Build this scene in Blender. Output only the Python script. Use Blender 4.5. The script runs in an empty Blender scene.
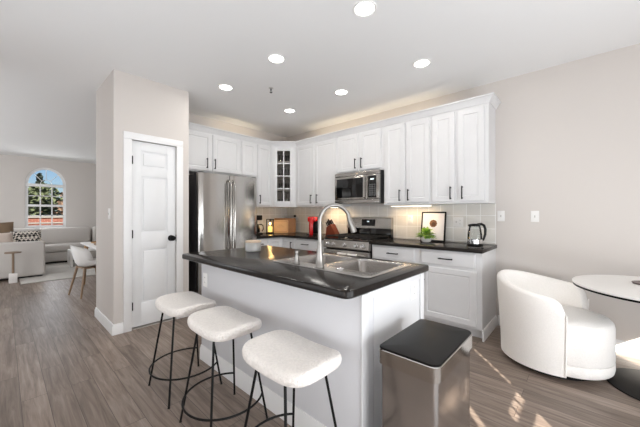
import bpy, bmesh, math, random
from math import pi, sin, cos, radians as R
from mathutils import Vector, Matrix
random.seed(7)
S = bpy.context.scene
COL = S.collection

def lin(c):
    c = c / 255.0
    return c / 12.92 if c <= 0.04045 else ((c + 0.055) / 1.055) ** 2.4
def rgb(r, g, b): return (lin(r), lin(g), lin(b), 1.0)

# ------------------------------------------------------------------ camera
YAW = 0.829
CAMZ = 1.253
cam = bpy.data.cameras.new('camera')
cam.sensor_width = 36.0
cam.lens = 291.0 / 640.0 * 36.0
cam.clip_start = 0.03
cam.clip_end = 300
co = bpy.data.objects.new('camera', cam)
COL.objects.link(co)
co.location = (0, 0, CAMZ)
co.rotation_euler = (pi / 2, 0, -YAW)
S.camera = co

# ------------------------------------------------------------------ world, sun, large lights, exposure
W = bpy.data.worlds.new('world')
S.world = W
W.use_nodes = True
nt = W.node_tree
nt.nodes.clear()
sky = nt.nodes.new('ShaderNodeTexSky')
sky.sky_type = 'NISHITA'
sky.sun_disc = False
sky.sun_elevation = R(32)
sky.sun_rotation = R(230)
sky.air_density = 0.8
sky.ozone_density = 3.0
bg = nt.nodes.new('ShaderNodeBackground')
bg.inputs[1].default_value = 0.085
wo = nt.nodes.new('ShaderNodeOutputWorld')
nt.links.new(sky.outputs[0], bg.inputs[0])
nt.links.new(bg.outputs[0], wo.inputs[0])

sun = bpy.data.lights.new('sun', 'SUN')
sun.energy = 14.0
sun.angle = R(0.25)
sun.color = (1.0, 0.93, 0.82)
so = bpy.data.objects.new('sun', sun)
COL.objects.link(so)
sd = Vector((0.76, 0.65, -0.466))
so.rotation_euler = sd.to_track_quat('-Z', 'Y').to_euler()
so.location = (-3, -3, 6)

def area(name, loc, direction, sx, sy, power, color=(1, 1, 1), spread=180):
    l = bpy.data.lights.new(name, 'AREA')
    l.shape = 'RECTANGLE'
    l.size = sx
    l.size_y = sy
    l.energy = power
    l.color = color
    l.spread = R(spread)
    o = bpy.data.objects.new(name, l)
    COL.objects.link(o)
    o.location = loc
    o.rotation_euler = Vector(direction).to_track_quat('-Z', 'Y').to_euler()
    return o

area('daylight_patio_door', (0.75, -1.70, 1.0), (-0.05, 1, 0.42), 3.5, 1.8, 98, (0.915, 0.957, 1.0))
area('side_fill', (-1.14, 1.4, 1.1), (1, 0.05, 1.2), 3.4, 1.5, 34, (0.915, 0.957, 1.0))  # added fill light; the left wall has no window
area('living_fill_left', (-3.1, 8.0, 1.5), (1, 0, 0.2), 3.2, 1.6, 62, (0.915, 0.957, 1.0))  # added fill for the living room, in front of a closed wall
area('living_fill_front', (-2.2, 4.62, 1.4), (0.45, 1, 0.1), 1.6, 1.8, 46, (0.92, 0.96, 1.0))  # added fill that brightens the sofa front; no opening here
area('daylight_arched_window', (0.82, 10.8, 1.6), (0, -1, -0.2), 0.7, 1.4, 10, (0.92, 0.96, 1.0))

S.view_settings.view_transform = 'Standard'
S.view_settings.look = 'None'
S.view_settings.gamma = 1.0
S.view_settings.use_curve_mapping = False
S.view_settings.exposure = 0.53
try:
    S.cycles.max_bounces = 10
    S.cycles.diffuse_bounces = 6
    S.cycles.use_denoising = True
    S.cycles.sample_clamp_indirect = 6.0
except Exception:
    pass

# ------------------------------------------------------------------ materials
def new_mat(name):
    m = bpy.data.materials.new(name)
    m.use_nodes = True
    return m, m.node_tree, m.node_tree.nodes['Principled BSDF']

def mat(name, col, rough=0.5, metal=0.0, bump=0.0, bscale=60.0, vary=0.0, vscale=8.0, coat=0.0, spec=0.5,
        stretch=None, sheen=0.0):
    m, t, b = new_mat(name)
    b.inputs['Base Color'].default_value = col
    b.inputs['Roughness'].default_value = rough
    b.inputs['Metallic'].default_value = metal
    b.inputs['Specular IOR Level'].default_value = spec
    if coat: b.inputs['Coat Weight'].default_value = coat
    if sheen: b.inputs['Sheen Weight'].default_value = sheen
    tc = t.nodes.new('ShaderNodeTexCoord')
    mp = t.nodes.new('ShaderNodeMapping')
    if stretch: mp.inputs['Scale'].default_value = stretch
    t.links.new(tc.outputs['Object'], mp.inputs['Vector'])
    if vary or not bump:
        n = t.nodes.new('ShaderNodeTexNoise')
        n.inputs['Scale'].default_value = vscale
        n.inputs['Detail'].default_value = 4
        t.links.new(mp.outputs[0], n.inputs['Vector'])
        mx = t.nodes.new('ShaderNodeMix')
        mx.data_type = 'RGBA'
        v = vary if vary else 0.03
        mx.inputs['A'].default_value = tuple(max(0, c * (1 - v)) for c in col[:3]) + (1,)
        mx.inputs['B'].default_value = tuple(min(1, c * (1 + v)) for c in col[:3]) + (1,)
        t.links.new(n.outputs['Fac'], mx.inputs['Factor'])
        t.links.new(mx.outputs['Result'], b.inputs['Base Color'])
    if bump:
        n2 = t.nodes.new('ShaderNodeTexNoise')
        n2.inputs['Scale'].default_value = bscale
        n2.inputs['Detail'].default_value = 3
        t.links.new(mp.outputs[0], n2.inputs['Vector'])
        bp = t.nodes.new('ShaderNodeBump')
        bp.inputs['Strength'].default_value = bump
        bp.inputs['Distance'].default_value = 0.01
        t.links.new(n2.outputs['Fac'], bp.inputs['Height'])
        t.links.new(bp.outputs[0], b.inputs['Normal'])
    return m

def emis(name, col, strength):
    m, t, b = new_mat(name)
    b.inputs['Base Color'].default_value = col
    b.inputs['Emission Color'].default_value = col
    b.inputs['Emission Strength'].default_value = strength
    return m

def glass_mat(name, tint=(1, 1, 1, 1), gloss=0.12, rough=0.02):
    m = bpy.data.materials.new(name)
    m.use_nodes = True
    t = m.node_tree
    t.nodes.clear()
    out = t.nodes.new('ShaderNodeOutputMaterial')
    tr = t.nodes.new('ShaderNodeBsdfTransparent')
    tr.inputs[0].default_value = tint
    gl = t.nodes.new('ShaderNodeBsdfGlossy')
    gl.inputs['Roughness'].default_value = rough
    lw = t.nodes.new('ShaderNodeLayerWeight')
    lw.inputs[0].default_value = gloss
    mx = t.nodes.new('ShaderNodeMixShader')
    t.links.new(lw.outputs['Fresnel'], mx.inputs[0])
    t.links.new(tr.outputs[0], mx.inputs[1])
    t.links.new(gl.outputs[0], mx.inputs[2])
    t.links.new(mx.outputs[0], out.inputs[0])
    return m

def plank_mat():
    m, t, b = new_mat('grey_oak_planks')
    tc = t.nodes.new('ShaderNodeTexCoord')
    mp = t.nodes.new('ShaderNodeMapping')
    mp.inputs['Rotation'].default_value = (0, 0, pi / 2)
    mp.inputs['Location'].default_value = (0.33, 0.045, 0)
    t.links.new(tc.outputs['Object'], mp.inputs['Vector'])
    br = t.nodes.new('ShaderNodeTexBrick')
    br.offset = 0.37
    br.inputs['Scale'].default_value = 1.0
    br.inputs['Brick Width'].default_value = 1.22
    br.inputs['Row Height'].default_value = 0.128
    br.inputs['Mortar Size'].default_value = 0.0014
    br.inputs['Mortar Smooth'].default_value = 0.2
    br.inputs['Color1'].default_value = (0.0, 0.0, 0.0, 1)
    br.inputs['Color2'].default_value = (1, 1, 1, 1)
    br.inputs['Mortar'].default_value = (0.5, 0.5, 0.5, 1)
    t.links.new(mp.outputs[0], br.inputs['Vector'])
    # grain stretched along the plank; shifted per plank
    off = t.nodes.new('ShaderNodeVectorMath')
    off.operation = 'MULTIPLY_ADD'
    off.inputs[1].default_value = (7.3, 3.1, 5.0)
    t.links.new(br.outputs['Color'], off.inputs[0])
    t.links.new(mp.outputs[0], off.inputs[2])
    st = t.nodes.new('ShaderNodeMapping')
    st.inputs['Scale'].default_value = (1.2, 17.0, 1.0)
    t.links.new(off.outputs[0], st.inputs['Vector'])
    n1 = t.nodes.new('ShaderNodeTexNoise')
    n1.inputs['Scale'].default_value = 2.0
    n1.inputs['Detail'].default_value = 8
    n1.inputs['Roughness'].default_value = 0.62
    n1.inputs['Distortion'].default_value = 0.6
    t.links.new(st.outputs[0], n1.inputs['Vector'])
    rp = t.nodes.new('ShaderNodeValToRGB')
    e = rp.color_ramp.elements
    e[0].position = 0.28
    e[0].color = rgb(104, 89, 80)
    e[1].position = 0.75
    e[1].color = rgb(168, 153, 142)
    e2 = rp.color_ramp.elements.new(0.5)
    e2.color = rgb(138, 123, 112)
    t.links.new(n1.outputs['Fac'], rp.inputs['Fac'])
    # plank to plank tone
    mx = t.nodes.new('ShaderNodeMix')
    mx.data_type = 'RGBA'
    mx.blend_type = 'MULTIPLY'
    mx.inputs['Factor'].default_value = 1.0
    tone = t.nodes.new('ShaderNodeValToRGB')
    tone.color_ramp.elements[0].color = (0.74, 0.73, 0.72, 1)
    tone.color_ramp.elements[1].color = (1.12, 1.12, 1.12, 1)
    t.links.new(br.outputs['Color'], tone.inputs['Fac'])
    t.links.new(rp.outputs['Color'], mx.inputs['A'])
    t.links.new(tone.outputs['Color'], mx.inputs['B'])
    # seams
    mx2 = t.nodes.new('ShaderNodeMix')
    mx2.data_type = 'RGBA'
    mx2.inputs['B'].default_value = rgb(72, 62, 55)
    t.links.new(br.outputs['Fac'], mx2.inputs['Factor'])
    t.links.new(mx.outputs['Result'], mx2.inputs['A'])
    # knots
    kn = t.nodes.new('ShaderNodeTexNoise')
    kn.inputs['Scale'].default_value = 3.0
    kst = t.nodes.new('ShaderNodeMapping')
    kst.inputs['Scale'].default_value = (1.2, 3.2, 1.0)
    t.links.new(off.outputs[0], kst.inputs['Vector'])
    t.links.new(kst.outputs[0], kn.inputs['Vector'])
    kr = t.nodes.new('ShaderNodeValToRGB')
    kr.color_ramp.elements[0].position = 0.66
    kr.color_ramp.elements[0].color = (0, 0, 0, 1)
    kr.color_ramp.elements[1].position = 0.78
    kr.color_ramp.elements[1].color = (0.55, 0.55, 0.55, 1)
    t.links.new(kn.outputs['Fac'], kr.inputs['Fac'])
    mx3 = t.nodes.new('ShaderNodeMix')
    mx3.data_type = 'RGBA'
    mx3.inputs['B'].default_value = rgb(92, 77, 68)
    t.links.new(kr.outputs['Color'], mx3.inputs['Factor'])
    t.links.new(mx2.outputs['Result'], mx3.inputs['A'])
    t.links.new(mx3.outputs['Result'], b.inputs['Base Color'])
    b.inputs['Roughness'].default_value = 0.42
    b.inputs['Specular IOR Level'].default_value = 0.4
    bp = t.nodes.new('ShaderNodeBump')
    bp.inputs['Strength'].default_value = 0.12
    bp.inputs['Distance'].default_value = 0.004
    t.links.new(n1.outputs['Fac'], bp.inputs['Height'])
    t.links.new(bp.outputs[0], b.inputs['Normal'])
    return m

def tile_mat(name, axis):
    m, t, b = new_mat(name)
    tc = t.nodes.new('ShaderNodeTexCoord')
    sp = t.nodes.new('ShaderNodeSeparateXYZ')
    cb = t.nodes.new('ShaderNodeCombineXYZ')
    t.links.new(tc.outputs['Object'], sp.inputs[0])
    t.links.new(sp.outputs[axis], cb.inputs['X'])
    t.links.new(sp.outputs['Z'], cb.inputs['Y'])
    br = t.nodes.new('ShaderNodeTexBrick')
    br.offset = 0.0
    br.inputs['Scale'].default_value = 1.0
    br.inputs['Brick Width'].default_value = 0.152
    br.inputs['Row Height'].default_value = 0.152
    br.inputs['Mortar Size'].default_value = 0.0032
    br.inputs['Color1'].default_value = rgb(222, 218, 211)
    br.inputs['Color2'].default_value = rgb(231, 228, 222)
    br.inputs['Mortar'].default_value = rgb(252, 251, 249)
    mp = t.nodes.new('ShaderNodeMapping')
    mp.inputs['Location'].default_value = (0.0, -0.014, 0)
    t.links.new(cb.outputs[0], mp.inputs['Vector'])
    t.links.new(mp.outputs[0], br.inputs['Vector'])
    n = t.nodes.new('ShaderNodeTexNoise')
    n.inputs['Scale'].default_value = 14
    n.inputs['Detail'].default_value = 5
    t.links.new(tc.outputs['Object'], n.inputs['Vector'])
    mx = t.nodes.new('ShaderNodeMix')
    mx.data_type = 'RGBA'
    mx.blend_type = 'MULTIPLY'
    mx.inputs['Factor'].default_value = 0.12
    t.links.new(br.outputs['Color'], mx.inputs['A'])
    t.links.new(n.outputs['Fac'], mx.inputs['B'])
    t.links.new(mx.outputs['Result'], b.inputs['Base Color'])
    bp = t.nodes.new('ShaderNodeBump')
    bp.inputs['Strength'].default_value = 0.3
    bp.inputs['Distance'].default_value = 0.002
    bp.invert = True
    t.links.new(br.outputs['Fac'], bp.inputs['Height'])
    t.links.new(bp.outputs[0], b.inputs['Normal'])
    b.inputs['Roughness'].default_value = 0.3
    return m

def steel_mat(name, col, rough, stretch):
    m, t, b = new_mat(name)
    b.inputs['Metallic'].default_value = 1.0
    b.inputs['Base Color'].default_value = col
    tc = t.nodes.new('ShaderNodeTexCoord')
    mp = t.nodes.new('ShaderNodeMapping')
    mp.inputs['Scale'].default_value = stretch
    n = t.nodes.new('ShaderNodeTexNoise')
    n.inputs['Scale'].default_value = 1.0
    n.inputs['Detail'].default_value = 3
    t.links.new(tc.outputs['Object'], mp.inputs['Vector'])
    t.links.new(mp.outputs[0], n.inputs['Vector'])
    mr = t.nodes.new('ShaderNodeMapRange')
    mr.inputs['To Min'].default_value = rough * 0.9
    mr.inputs['To Max'].default_value = rough * 1.1
    t.links.new(n.outputs['Fac'], mr.inputs['Value'])
    t.links.new(mr.outputs[0], b.inputs['Roughness'])
    return m

def checker_mat():
    m, t, b = new_mat('black_white_weave')
    tc = t.nodes.new('ShaderNodeTexCoord')
    mp = t.nodes.new('ShaderNodeMapping')
    mp.inputs['Rotation'].default_value = (0, R(45), 0)
    t.links.new(tc.outputs['Object'], mp.inputs['Vector'])
    ck = t.nodes.new('ShaderNodeTexChecker')
    ck.inputs['Scale'].default_value = 22
    ck.inputs['Color1'].default_value = rgb(228, 220, 208)
    ck.inputs['Color2'].default_value = rgb(52, 47, 45)
    t.links.new(mp.outputs[0], ck.inputs['Vector'])
    t.links.new(ck.outputs[0], b.inputs['Base Color'])
    b.inputs['Roughness'].default_value = 0.9
    return m

def brick_mat():
    m, t, b = new_mat('red_brick')
    tc = t.nodes.new('ShaderNodeTexCoord')
    sp = t.nodes.new('ShaderNodeSeparateXYZ')
    cb = t.nodes.new('ShaderNodeCombineXYZ')
    t.links.new(tc.outputs['Object'], sp.inputs[0])
    t.links.new(sp.outputs['X'], cb.inputs['X'])
    t.links.new(sp.outputs['Z'], cb.inputs['Y'])
    br = t.nodes.new('ShaderNodeTexBrick')
    br.inputs['Scale'].default_value = 1.0
    br.inputs['Brick Width'].default_value = 0.24
    br.inputs['Row Height'].default_value = 0.08
    br.inputs['Mortar Size'].default_value = 0.006
    br.inputs['Color1'].default_value = rgb(96, 48, 38)
    br.inputs['Color2'].default_value = rgb(112, 60, 48)
    br.inputs['Mortar'].default_value = rgb(150, 112, 98)
    t.links.new(cb.outputs[0], br.inputs['Vector'])
    t.links.new(br.outputs['Color'], b.inputs['Base Color'])
    b.inputs['Roughness'].default_value = 0.9
    return m

M = {}
M['wall'] = mat('warm_white_wall_paint', rgb(213, 207, 202), 0.85, bump=0.02, bscale=180)
M['ceiling'] = mat('ceiling_paint', rgb(238, 238, 238), 0.9, bump=0.02, bscale=150)
M['trim'] = mat('white_trim_paint', rgb(240, 240, 240), 0.4)
M['cab'] = mat('white_cabinet_paint', rgb(220, 220, 221), 0.38)
M['door'] = mat('white_door_paint', rgb(236, 237, 238), 0.42)
M['floor'] = plank_mat()
M['tile_y'] = tile_mat('beige_tile_side', 'Y')
M['tile_x'] = tile_mat('beige_tile_back', 'X')
M['steel'] = steel_mat('brushed_stainless', (0.52, 0.505, 0.485, 1), 0.17, (90, 90, 1.0))
M['steel_can'] = steel_mat('satin_stainless', (0.56, 0.56, 0.565, 1), 0.18, (60, 60, 1.0))
M['steel_h'] = steel_mat('brushed_stainless_horizontal', (0.46, 0.44, 0.415, 1), 0.26, (2, 2, 40))
M['sink'] = steel_mat('sink_stainless', (0.44, 0.425, 0.41, 1), 0.24, (30, 30, 30))
M['nickel'] = steel_mat('brushed_nickel', (0.30, 0.287, 0.27, 1), 0.3, (60, 60, 5))
M['chrome'] = mat('polished_chrome', (0.75, 0.75, 0.76, 1), 0.1, 1.0)
M['black'] = mat('black_metal', rgb(17, 16, 16), 0.45, spec=0.18)
M['black_plastic'] = mat('black_plastic', rgb(15, 15, 16), 0.32, spec=0.3)
M['black_glass'] = mat('black_glass', rgb(14, 14, 15), 0.06, spec=0.6)
M['dark_side'] = mat('charcoal_appliance_side', rgb(46, 45, 46), 0.45, spec=0.25)
M['iron'] = mat('cast_iron', rgb(22, 22, 22), 0.6, bump=0.1, bscale=200)
M['counter'] = mat('dark_laminate_worktop', rgb(34, 30, 28), 0.2, vary=0.25, vscale=160, spec=0.16)
M['boucle'] = mat('cream_boucle', rgb(240, 234, 228), 0.95, bump=1.0, bscale=85, vary=0.14, vscale=85, sheen=0.3)
M['boucle_fine'] = mat('ivory_boucle', rgb(247, 243, 238), 0.95, bump=0.45, bscale=130, vary=0.06, vscale=110, sheen=0.3)
M['sofa'] = mat('grey_linen', rgb(206, 201, 196), 0.95, bump=0.15, bscale=150, vary=0.05, vscale=60)
M['sofa_dark'] = mat('dark_plinth', rgb(40, 37, 36), 0.7)
M['rug'] = mat('pale_grey_rug', rgb(196, 192, 186), 0.98, bump=0.5, bscale=80, vary=0.08, vscale=20)
M['wood'] = mat('light_oak', rgb(186, 148, 108), 0.5, vary=0.15, vscale=6, stretch=(2, 14, 14))
M['bamboo'] = mat('pale_bamboo', rgb(214, 170, 118), 0.45, vary=0.1, vscale=6, stretch=(3, 3, 22))
M['bamboo_dark'] = mat('honey_wood', rgb(170, 118, 68), 0.45, vary=0.14, vscale=6, stretch=(3, 3, 22))
M['cherry'] = mat('reddish_wood', rgb(120, 50, 24), 0.4, vary=0.15, vscale=6, stretch=(3, 3, 20))
M['bronze'] = mat('brown_bronze', rgb(140, 118, 98), 0.45, 0.2)
M['walnut'] = mat('greyish_walnut', rgb(150, 126, 102), 0.5, vary=0.15, vscale=6, stretch=(14, 14, 2))
M['red'] = mat('glossy_red_plastic', rgb(200, 18, 22), 0.22, coat=0.4)
M['white'] = mat('white_plastic', rgb(240, 239, 237), 0.35)
M['ceramic'] = mat('white_ceramic', rgb(240, 238, 234), 0.2, coat=0.3)
M['marble'] = mat('white_marble', rgb(232, 228, 224), 0.25, vary=0.1, vscale=12)
M['table_top'] = mat('white_gloss_table_top', rgb(244, 242, 239), 0.35)
M['slot'] = mat('dark_slot', rgb(60, 58, 56), 0.6)
M['leaf'] = mat('leaf_green', rgb(146, 182, 58), 0.5, vary=0.35, vscale=40)
M['leaf_dark'] = mat('leaf_dark_green', rgb(86, 128, 44), 0.5, vary=0.35, vscale=40)
M['tree'] = mat('tree_green', rgb(70, 78, 52), 0.9, vary=0.5, vscale=4)
M['tree_dark'] = mat('tree_dark_green', rgb(40, 50, 40), 0.9, vary=0.5, vscale=4)
M['tree_brown'] = mat('tree_autumn', rgb(112, 90, 72), 0.9, vary=0.4, vscale=4)
M['bark'] = mat('bark', rgb(92, 74, 60), 0.9, vary=0.3)
M['soil'] = mat('lawn', rgb(110, 120, 80), 0.95, vary=0.3)
M['brick'] = brick_mat()
M['pane'] = glass_mat('window_glass', (0.98, 0.99, 1, 1), 0.06)
M['glass'] = glass_mat('clear_glass', (0.96, 0.97, 0.97, 1), 0.25)
M['cab_inside'] = mat('cabinet_interior', rgb(196, 184, 174), 0.6)
M['pillow_white'] = mat('white_cotton', rgb(226, 222, 216), 0.95, bump=0.2, bscale=90)
M['pillow_beige'] = mat('beige_cotton', rgb(212, 196, 184), 0.95, bump=0.2, bscale=90)
M['pillow_brown'] = mat('brown_velvet', rgb(134, 112, 90), 0.9, bump=0.2, bscale=90)
M['pillow_check'] = checker_mat()
M['paper'] = mat('white_paper', rgb(236, 232, 232), 0.8)
M['art_brown'] = mat('brown_print', rgb(150, 108, 72), 0.8, vary=0.35, vscale=30)
M['art_dark'] = mat('dark_brown_print', rgb(92, 62, 44), 0.8, vary=0.3, vscale=30)
M['book'] = mat('brown_book_cover', rgb(150, 122, 98), 0.6)
M['can_light'] = emis('lit_diffuser', (1.0, 0.97, 0.92, 1), 6.0)
M['strip_light'] = emis('lit_strip', (1.0, 0.86, 0.64, 1), 5.0)
M['bulb'] = emis('warm_bulb', (1.0, 0.72, 0.30, 1), 3.5)
M['glow_glass'] = emis('amber_glow_glass', (1.0, 0.62, 0.16, 1), 0.9)
M['led'] = emis('white_digits', (0.7, 0.8, 0.85, 1), 0.5)
M['candle_metal'] = mat('silver_glaze', rgb(176, 176, 174), 0.3, 0.35, vary=0.06)
M['candle_rim'] = mat('pale_wood_lid', rgb(212, 190, 166), 0.5)
M['grey_key'] = mat('grey_keys', rgb(92, 92, 94), 0.5)
M['towel'] = mat('white_dish_towel', rgb(236, 232, 226), 0.95, bump=0.4, bscale=140)
M['light_grey'] = mat('light_grey_plastic', rgb(196, 194, 190), 0.4)
M['roof'] = mat('grey_roof', rgb(120, 116, 112), 0.9)

# ------------------------------------------------------------------ mesh builder
class MB:
    def __init__(self): self.bm = bmesh.new()
    def box(self, x0, y0, z0, x1, y1, z1, bev=0.0, seg=2):
        bm = self.bm
        r = bmesh.ops.create_cube(bm, size=1.0)
        vs = r['verts']
        for v in vs:
            v.co = Vector(((x0 + x1) / 2 + v.co.x * (x1 - x0), (y0 + y1) / 2 + v.co.y * (y1 - y0), (z0 + z1) / 2 + v.co.z * (z1 - z0)))
        if bev > 0:
            es = list({e for v in vs for e in v.link_edges})
            bmesh.ops.bevel(bm, geom=es, offset=bev, segments=seg, affect='EDGES', profile=0.5, clamp_overlap=True)
        return self
    def loft(self, rings, cap0=True, cap1=True, closed=True):
        bm = self.bm
        vr = [[bm.verts.new(Vector(p)) for p in r] for r in rings]
        n = len(vr[0])
        for a, b in zip(vr, vr[1:]):
            for i in range(n if closed else n - 1):
                j = (i + 1) % n
                bm.faces.new((a[i], a[j], b[j], b[i]))
        if cap0 and n > 2: bm.faces.new(list(reversed(vr[0])))
        if cap1 and n > 2: bm.faces.new(vr[-1])
        return self
    def lathe(self, prof, c=(0, 0, 0), n=28, axis='z', cap0=True, cap1=True):
        rings = []
        for r, h in prof:
            ring = []
            for i in range(n):
                a = 2 * pi * i / n
                if axis == 'z': p = (c[0] + r * cos(a), c[1] + r * sin(a), c[2] + h)
                elif axis == 'y': p = (c[0] + r * cos(a), c[1] + h, c[2] - r * sin(a))
                else: p = (c[0] + h, c[1] + r * cos(a), c[2] + r * sin(a))
                ring.append(p)
            rings.append(ring)
        return self.loft(rings, cap0, cap1)
    def tube(self, pts, r, n=10, closed=False):
        pts = [Vector(p) for p in pts]
        k = len(pts)
        rad = r if isinstance(r, (list, tuple)) else [r] * k
        rings = []
        ref = None
        for i, p in enumerate(pts):
            if closed: t = pts[(i + 1) % k] - pts[i - 1]
            elif i == 0: t = pts[1] - pts[0]
            elif i == k - 1: t = pts[-1] - pts[-2]
            else: t = (pts[i + 1] - p).normalized() + (p - pts[i - 1]).normalized()
            t.normalize()
            if ref is None:
                ref = Vector((0, 0, 1)) if abs(t.z) < 0.9 else Vector((1, 0, 0))
            u = t.cross(ref)
            if u.length < 1e-4: u = t.cross(Vector((0, 1, 0)))
            u.normalize()
            v = u.cross(t).normalized()
            ref = v
            rings.append([p + (u * cos(2 * pi * j / n) + v * sin(2 * pi * j / n)) * rad[i] for j in range(n)])
        if closed:
            return self.loft(rings + [rings[0]], False, False)
        return self.loft(rings)
    def cyl(self, p0, p1, r0, r1=None, n=16):
        return self.tube([p0, p1], [r0, r0 if r1 is None else r1], n)
    def ball(self, c, r, seg=16, ring=10):
        if not isinstance(r, (tuple, list)): r = (r, r, r)
        rg = []
        for i in range(ring + 1):
            a = -pi / 2 + pi * i / ring
            q = max(cos(a), 0.001)
            rg.append([(c[0] + r[0] * q * cos(2 * pi * j / seg), c[1] + r[1] * q * sin(2 * pi * j / seg), c[2] + r[2] * sin(a)) for j in range(seg)])
        return self.loft(rg)
    def prism(self, poly, z0, z1, bev=0.0):
        bm = self.bm
        lo = [bm.verts.new((p[0], p[1], z0)) for p in poly]
        hi = [bm.verts.new((p[0], p[1], z1)) for p in poly]
        n = len(poly)
        fs = [bm.faces.new(list(reversed(lo))), bm.faces.new(hi)]
        for i in range(n):
            j = (i + 1) % n
            fs.append(bm.faces.new((lo[i], lo[j], hi[j], hi[i])))
        if bev > 0:
            es = list({e for f in fs for e in f.edges})
            bmesh.ops.bevel(bm, geom=es, offset=bev, segments=2, affect='EDGES', profile=0.5)
        return self
    def quad(self, a, b, c, d):
        self.bm.faces.new([self.bm.verts.new(Vector(p)) for p in (a, b, c, d)])
        return self
    def fill(self, loops):
        """flat face between an outer loop and holes"""
        bm = self.bm
        es = []
        for lp in loops:
            vs = [bm.verts.new(Vector(p)) for p in lp]
            for i in range(len(vs)):
                es.append(bm.edges.new((vs[i], vs[(i + 1) % len(vs)])))
        bmesh.ops.triangle_fill(bm, edges=es, use_beauty=True, use_dissolve=False)
        return self
    def xf(self, mtx):
        bmesh.ops.transform(self.bm, matrix=mtx, verts=self.bm.verts)
        return self
    def build(self, name, material, parent=None, smooth=35, weld=0.0):
        bm = self.bm
        if weld: bmesh.ops.remove_doubles(bm, verts=bm.verts, dist=weld)
        bmesh.ops.recalc_face_normals(bm, faces=bm.faces)
        me = bpy.data.meshes.new(name)
        bm.to_mesh(me)
        bm.free()
        me.materials.append(material)
        if smooth:
            for p in me.polygons: p.use_smooth = True
            me.set_sharp_from_angle(angle=R(smooth))
        o = bpy.data.objects.new(name, me)
        COL.objects.link(o)
        if parent: o.parent = parent
        return o

def tag(o, label=None, cat=None, group=None, kind=None):
    if label: o['label'] = label
    if cat: o['category'] = cat
    if group: o['group'] = group
    if kind: o['kind'] = kind
    return o
def thing(name, label, cat, loc=(0, 0, 0), rz=0.0, group=None):
    o = bpy.data.objects.new(name, None)
    o.empty_display_size = 0.1
    COL.objects.link(o)
    o.location = loc
    o.rotation_euler = (0, 0, rz)
    return tag(o, label, cat, group)
def struct(o, label=None):
    if label: o['label'] = label
    o['kind'] = 'structure'
    return o
def dup(root, loc, rz, label):
    r = root.copy()
    COL.objects.link(r)
    r.location = loc
    r.rotation_euler = (0, 0, rz)
    r['label'] = label
    for ch in list(root.children):
        c = ch.copy()
        COL.objects.link(c)
        c.parent = r
        for g in list(ch.children):
            d = g.copy()
            COL.objects.link(d)
            d.parent = c
    return r

def rrect(x0, y0, x1, y1, r, n=6):
    """rounded rectangle loop, counter clockwise; r may be one radius or four (x0y0, x1y0, x1y1, x0y1)"""
    if not isinstance(r, (tuple, list)): r = (r,) * 4
    out = []
    for (cx, cy, sx, sy, a0, rr) in ((x0, y0, 1, 1, pi, r[0]), (x1, y0, -1, 1, 1.5 * pi, r[1]), (x1, y1, -1, -1, 0, r[2]), (x0, y1, 1, -1, 0.5 * pi, r[3])):
        for k in range(n + 1):
            a = a0 + (pi / 2) * k / n
            out.append((cx + sx * rr + rr * cos(a), cy + sy * rr + rr * sin(a)))
    return out

def slab(name, outer, holes, t0, t1, plane, material):
    """wall from a flat outline with holes, extruded from t0 to t1. plane 'xz' (t is y), 'yz' (t is x), 'xy' (t is z)"""
    def P(p, t):
        return (p[0], t, p[1]) if plane == 'xz' else ((t, p[0], p[1]) if plane == 'yz' else (p[0], p[1], t))
    m = MB()
    for t in (t0, t1):
        m.fill([[P(p, t) for p in lp] for lp in [outer] + holes])
    for lp in [outer] + holes:
        m.loft([[P(p, t0) for p in lp], [P(p, t1) for p in lp]], False, False)
    return m.build(name, material, smooth=20, weld=1e-5)
def rect(a0, b0, a1, b1): return [(a0, b0), (a1, b0), (a1, b1), (a0, b1)]

def sweep(m, path, prof, side=1):
    pts = [Vector(p) for p in path]
    rings = []
    for i, p in enumerate(pts):
        ns = []
        for a, b in ((i - 1, i), (i, i + 1)):
            if a >= 0 and b < len(pts):
                d = (pts[b] - pts[a]).normalized()
                ns.append(Vector((-d.y, d.x)) * side)
        nrm = ns[0] if len(ns) == 1 else (ns[0] + ns[1]).normalized()
        k = 1.0 if len(ns) == 1 else 1.0 / max(0.3, nrm.dot(ns[0]))
        rings.append([(p.x + nrm.x * o * k, p.y + nrm.y * o * k, z) for o, z in prof])
    m.loft(rings)

# ------------------------------------------------------------------ room dimensions
XR, YF, YB, XL, H = 3.77, 4.35, -1.8, -1.2, 2.743
PX0, PX1, PY = 0.774, 1.542, 3.594      # pantry block
YL, HL = 11.0, 2.765                     # living room
XLL, XLR = -3.2, 3.9

# floor / ceilings
struct(MB().box(XLL - 0.1, YB - 0.1, -0.12, XLR + 0.1, YL + 0.1, 0.0).build('floor', M['floor'], smooth=0), 'grey brown oak plank floor')
struct(MB().box(XL - 0.1, YB - 0.1, H, XR + 0.12, YF + 0.06, H + 0.15).build('ceiling', M['ceiling'], smooth=0), 'white kitchen ceiling')
struct(MB().box(XLL - 0.1, YF + 0.06, HL, XLR + 0.1, YL + 0.1, HL + 0.15).build('ceiling_living_room', M['ceiling'], smooth=0), 'white living room ceiling')

# walls
struct(MB().box(XR, YB - 0.1, 0, XR + 0.12, YF + 0.07, H).build('wall_right', M['wall'], smooth=0), 'long warm white wall behind range and chair')
struct(MB().box(PX0, YF, 0, XR, YF + 0.07, H).build('wall_back', M['wall'], smooth=0), 'warm white wall behind refrigerator')
DX0, DX1, DH = 0.930, 1.398, 2.05
struct(slab('wall_pantry_front', rect(PX0, 0, PX1, H), [rect(DX0, 0.001, DX1, DH)], PY, PY + 0.09, 'xz', M['wall']), 'pantry wall around the white door')
struct(MB().box(PX0, PY + 0.09, 0, PX0 + 0.09, YF, H).build('wall_pantry_side', M['wall'], smooth=0), 'pantry side wall facing the hall')
struct(MB().box(PX1 - 0.09, PY + 0.09, 0, PX1, YF, H).build('wall_pantry_inner', M['wall'], smooth=0), 'pantry wall beside refrigerator')
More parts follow.
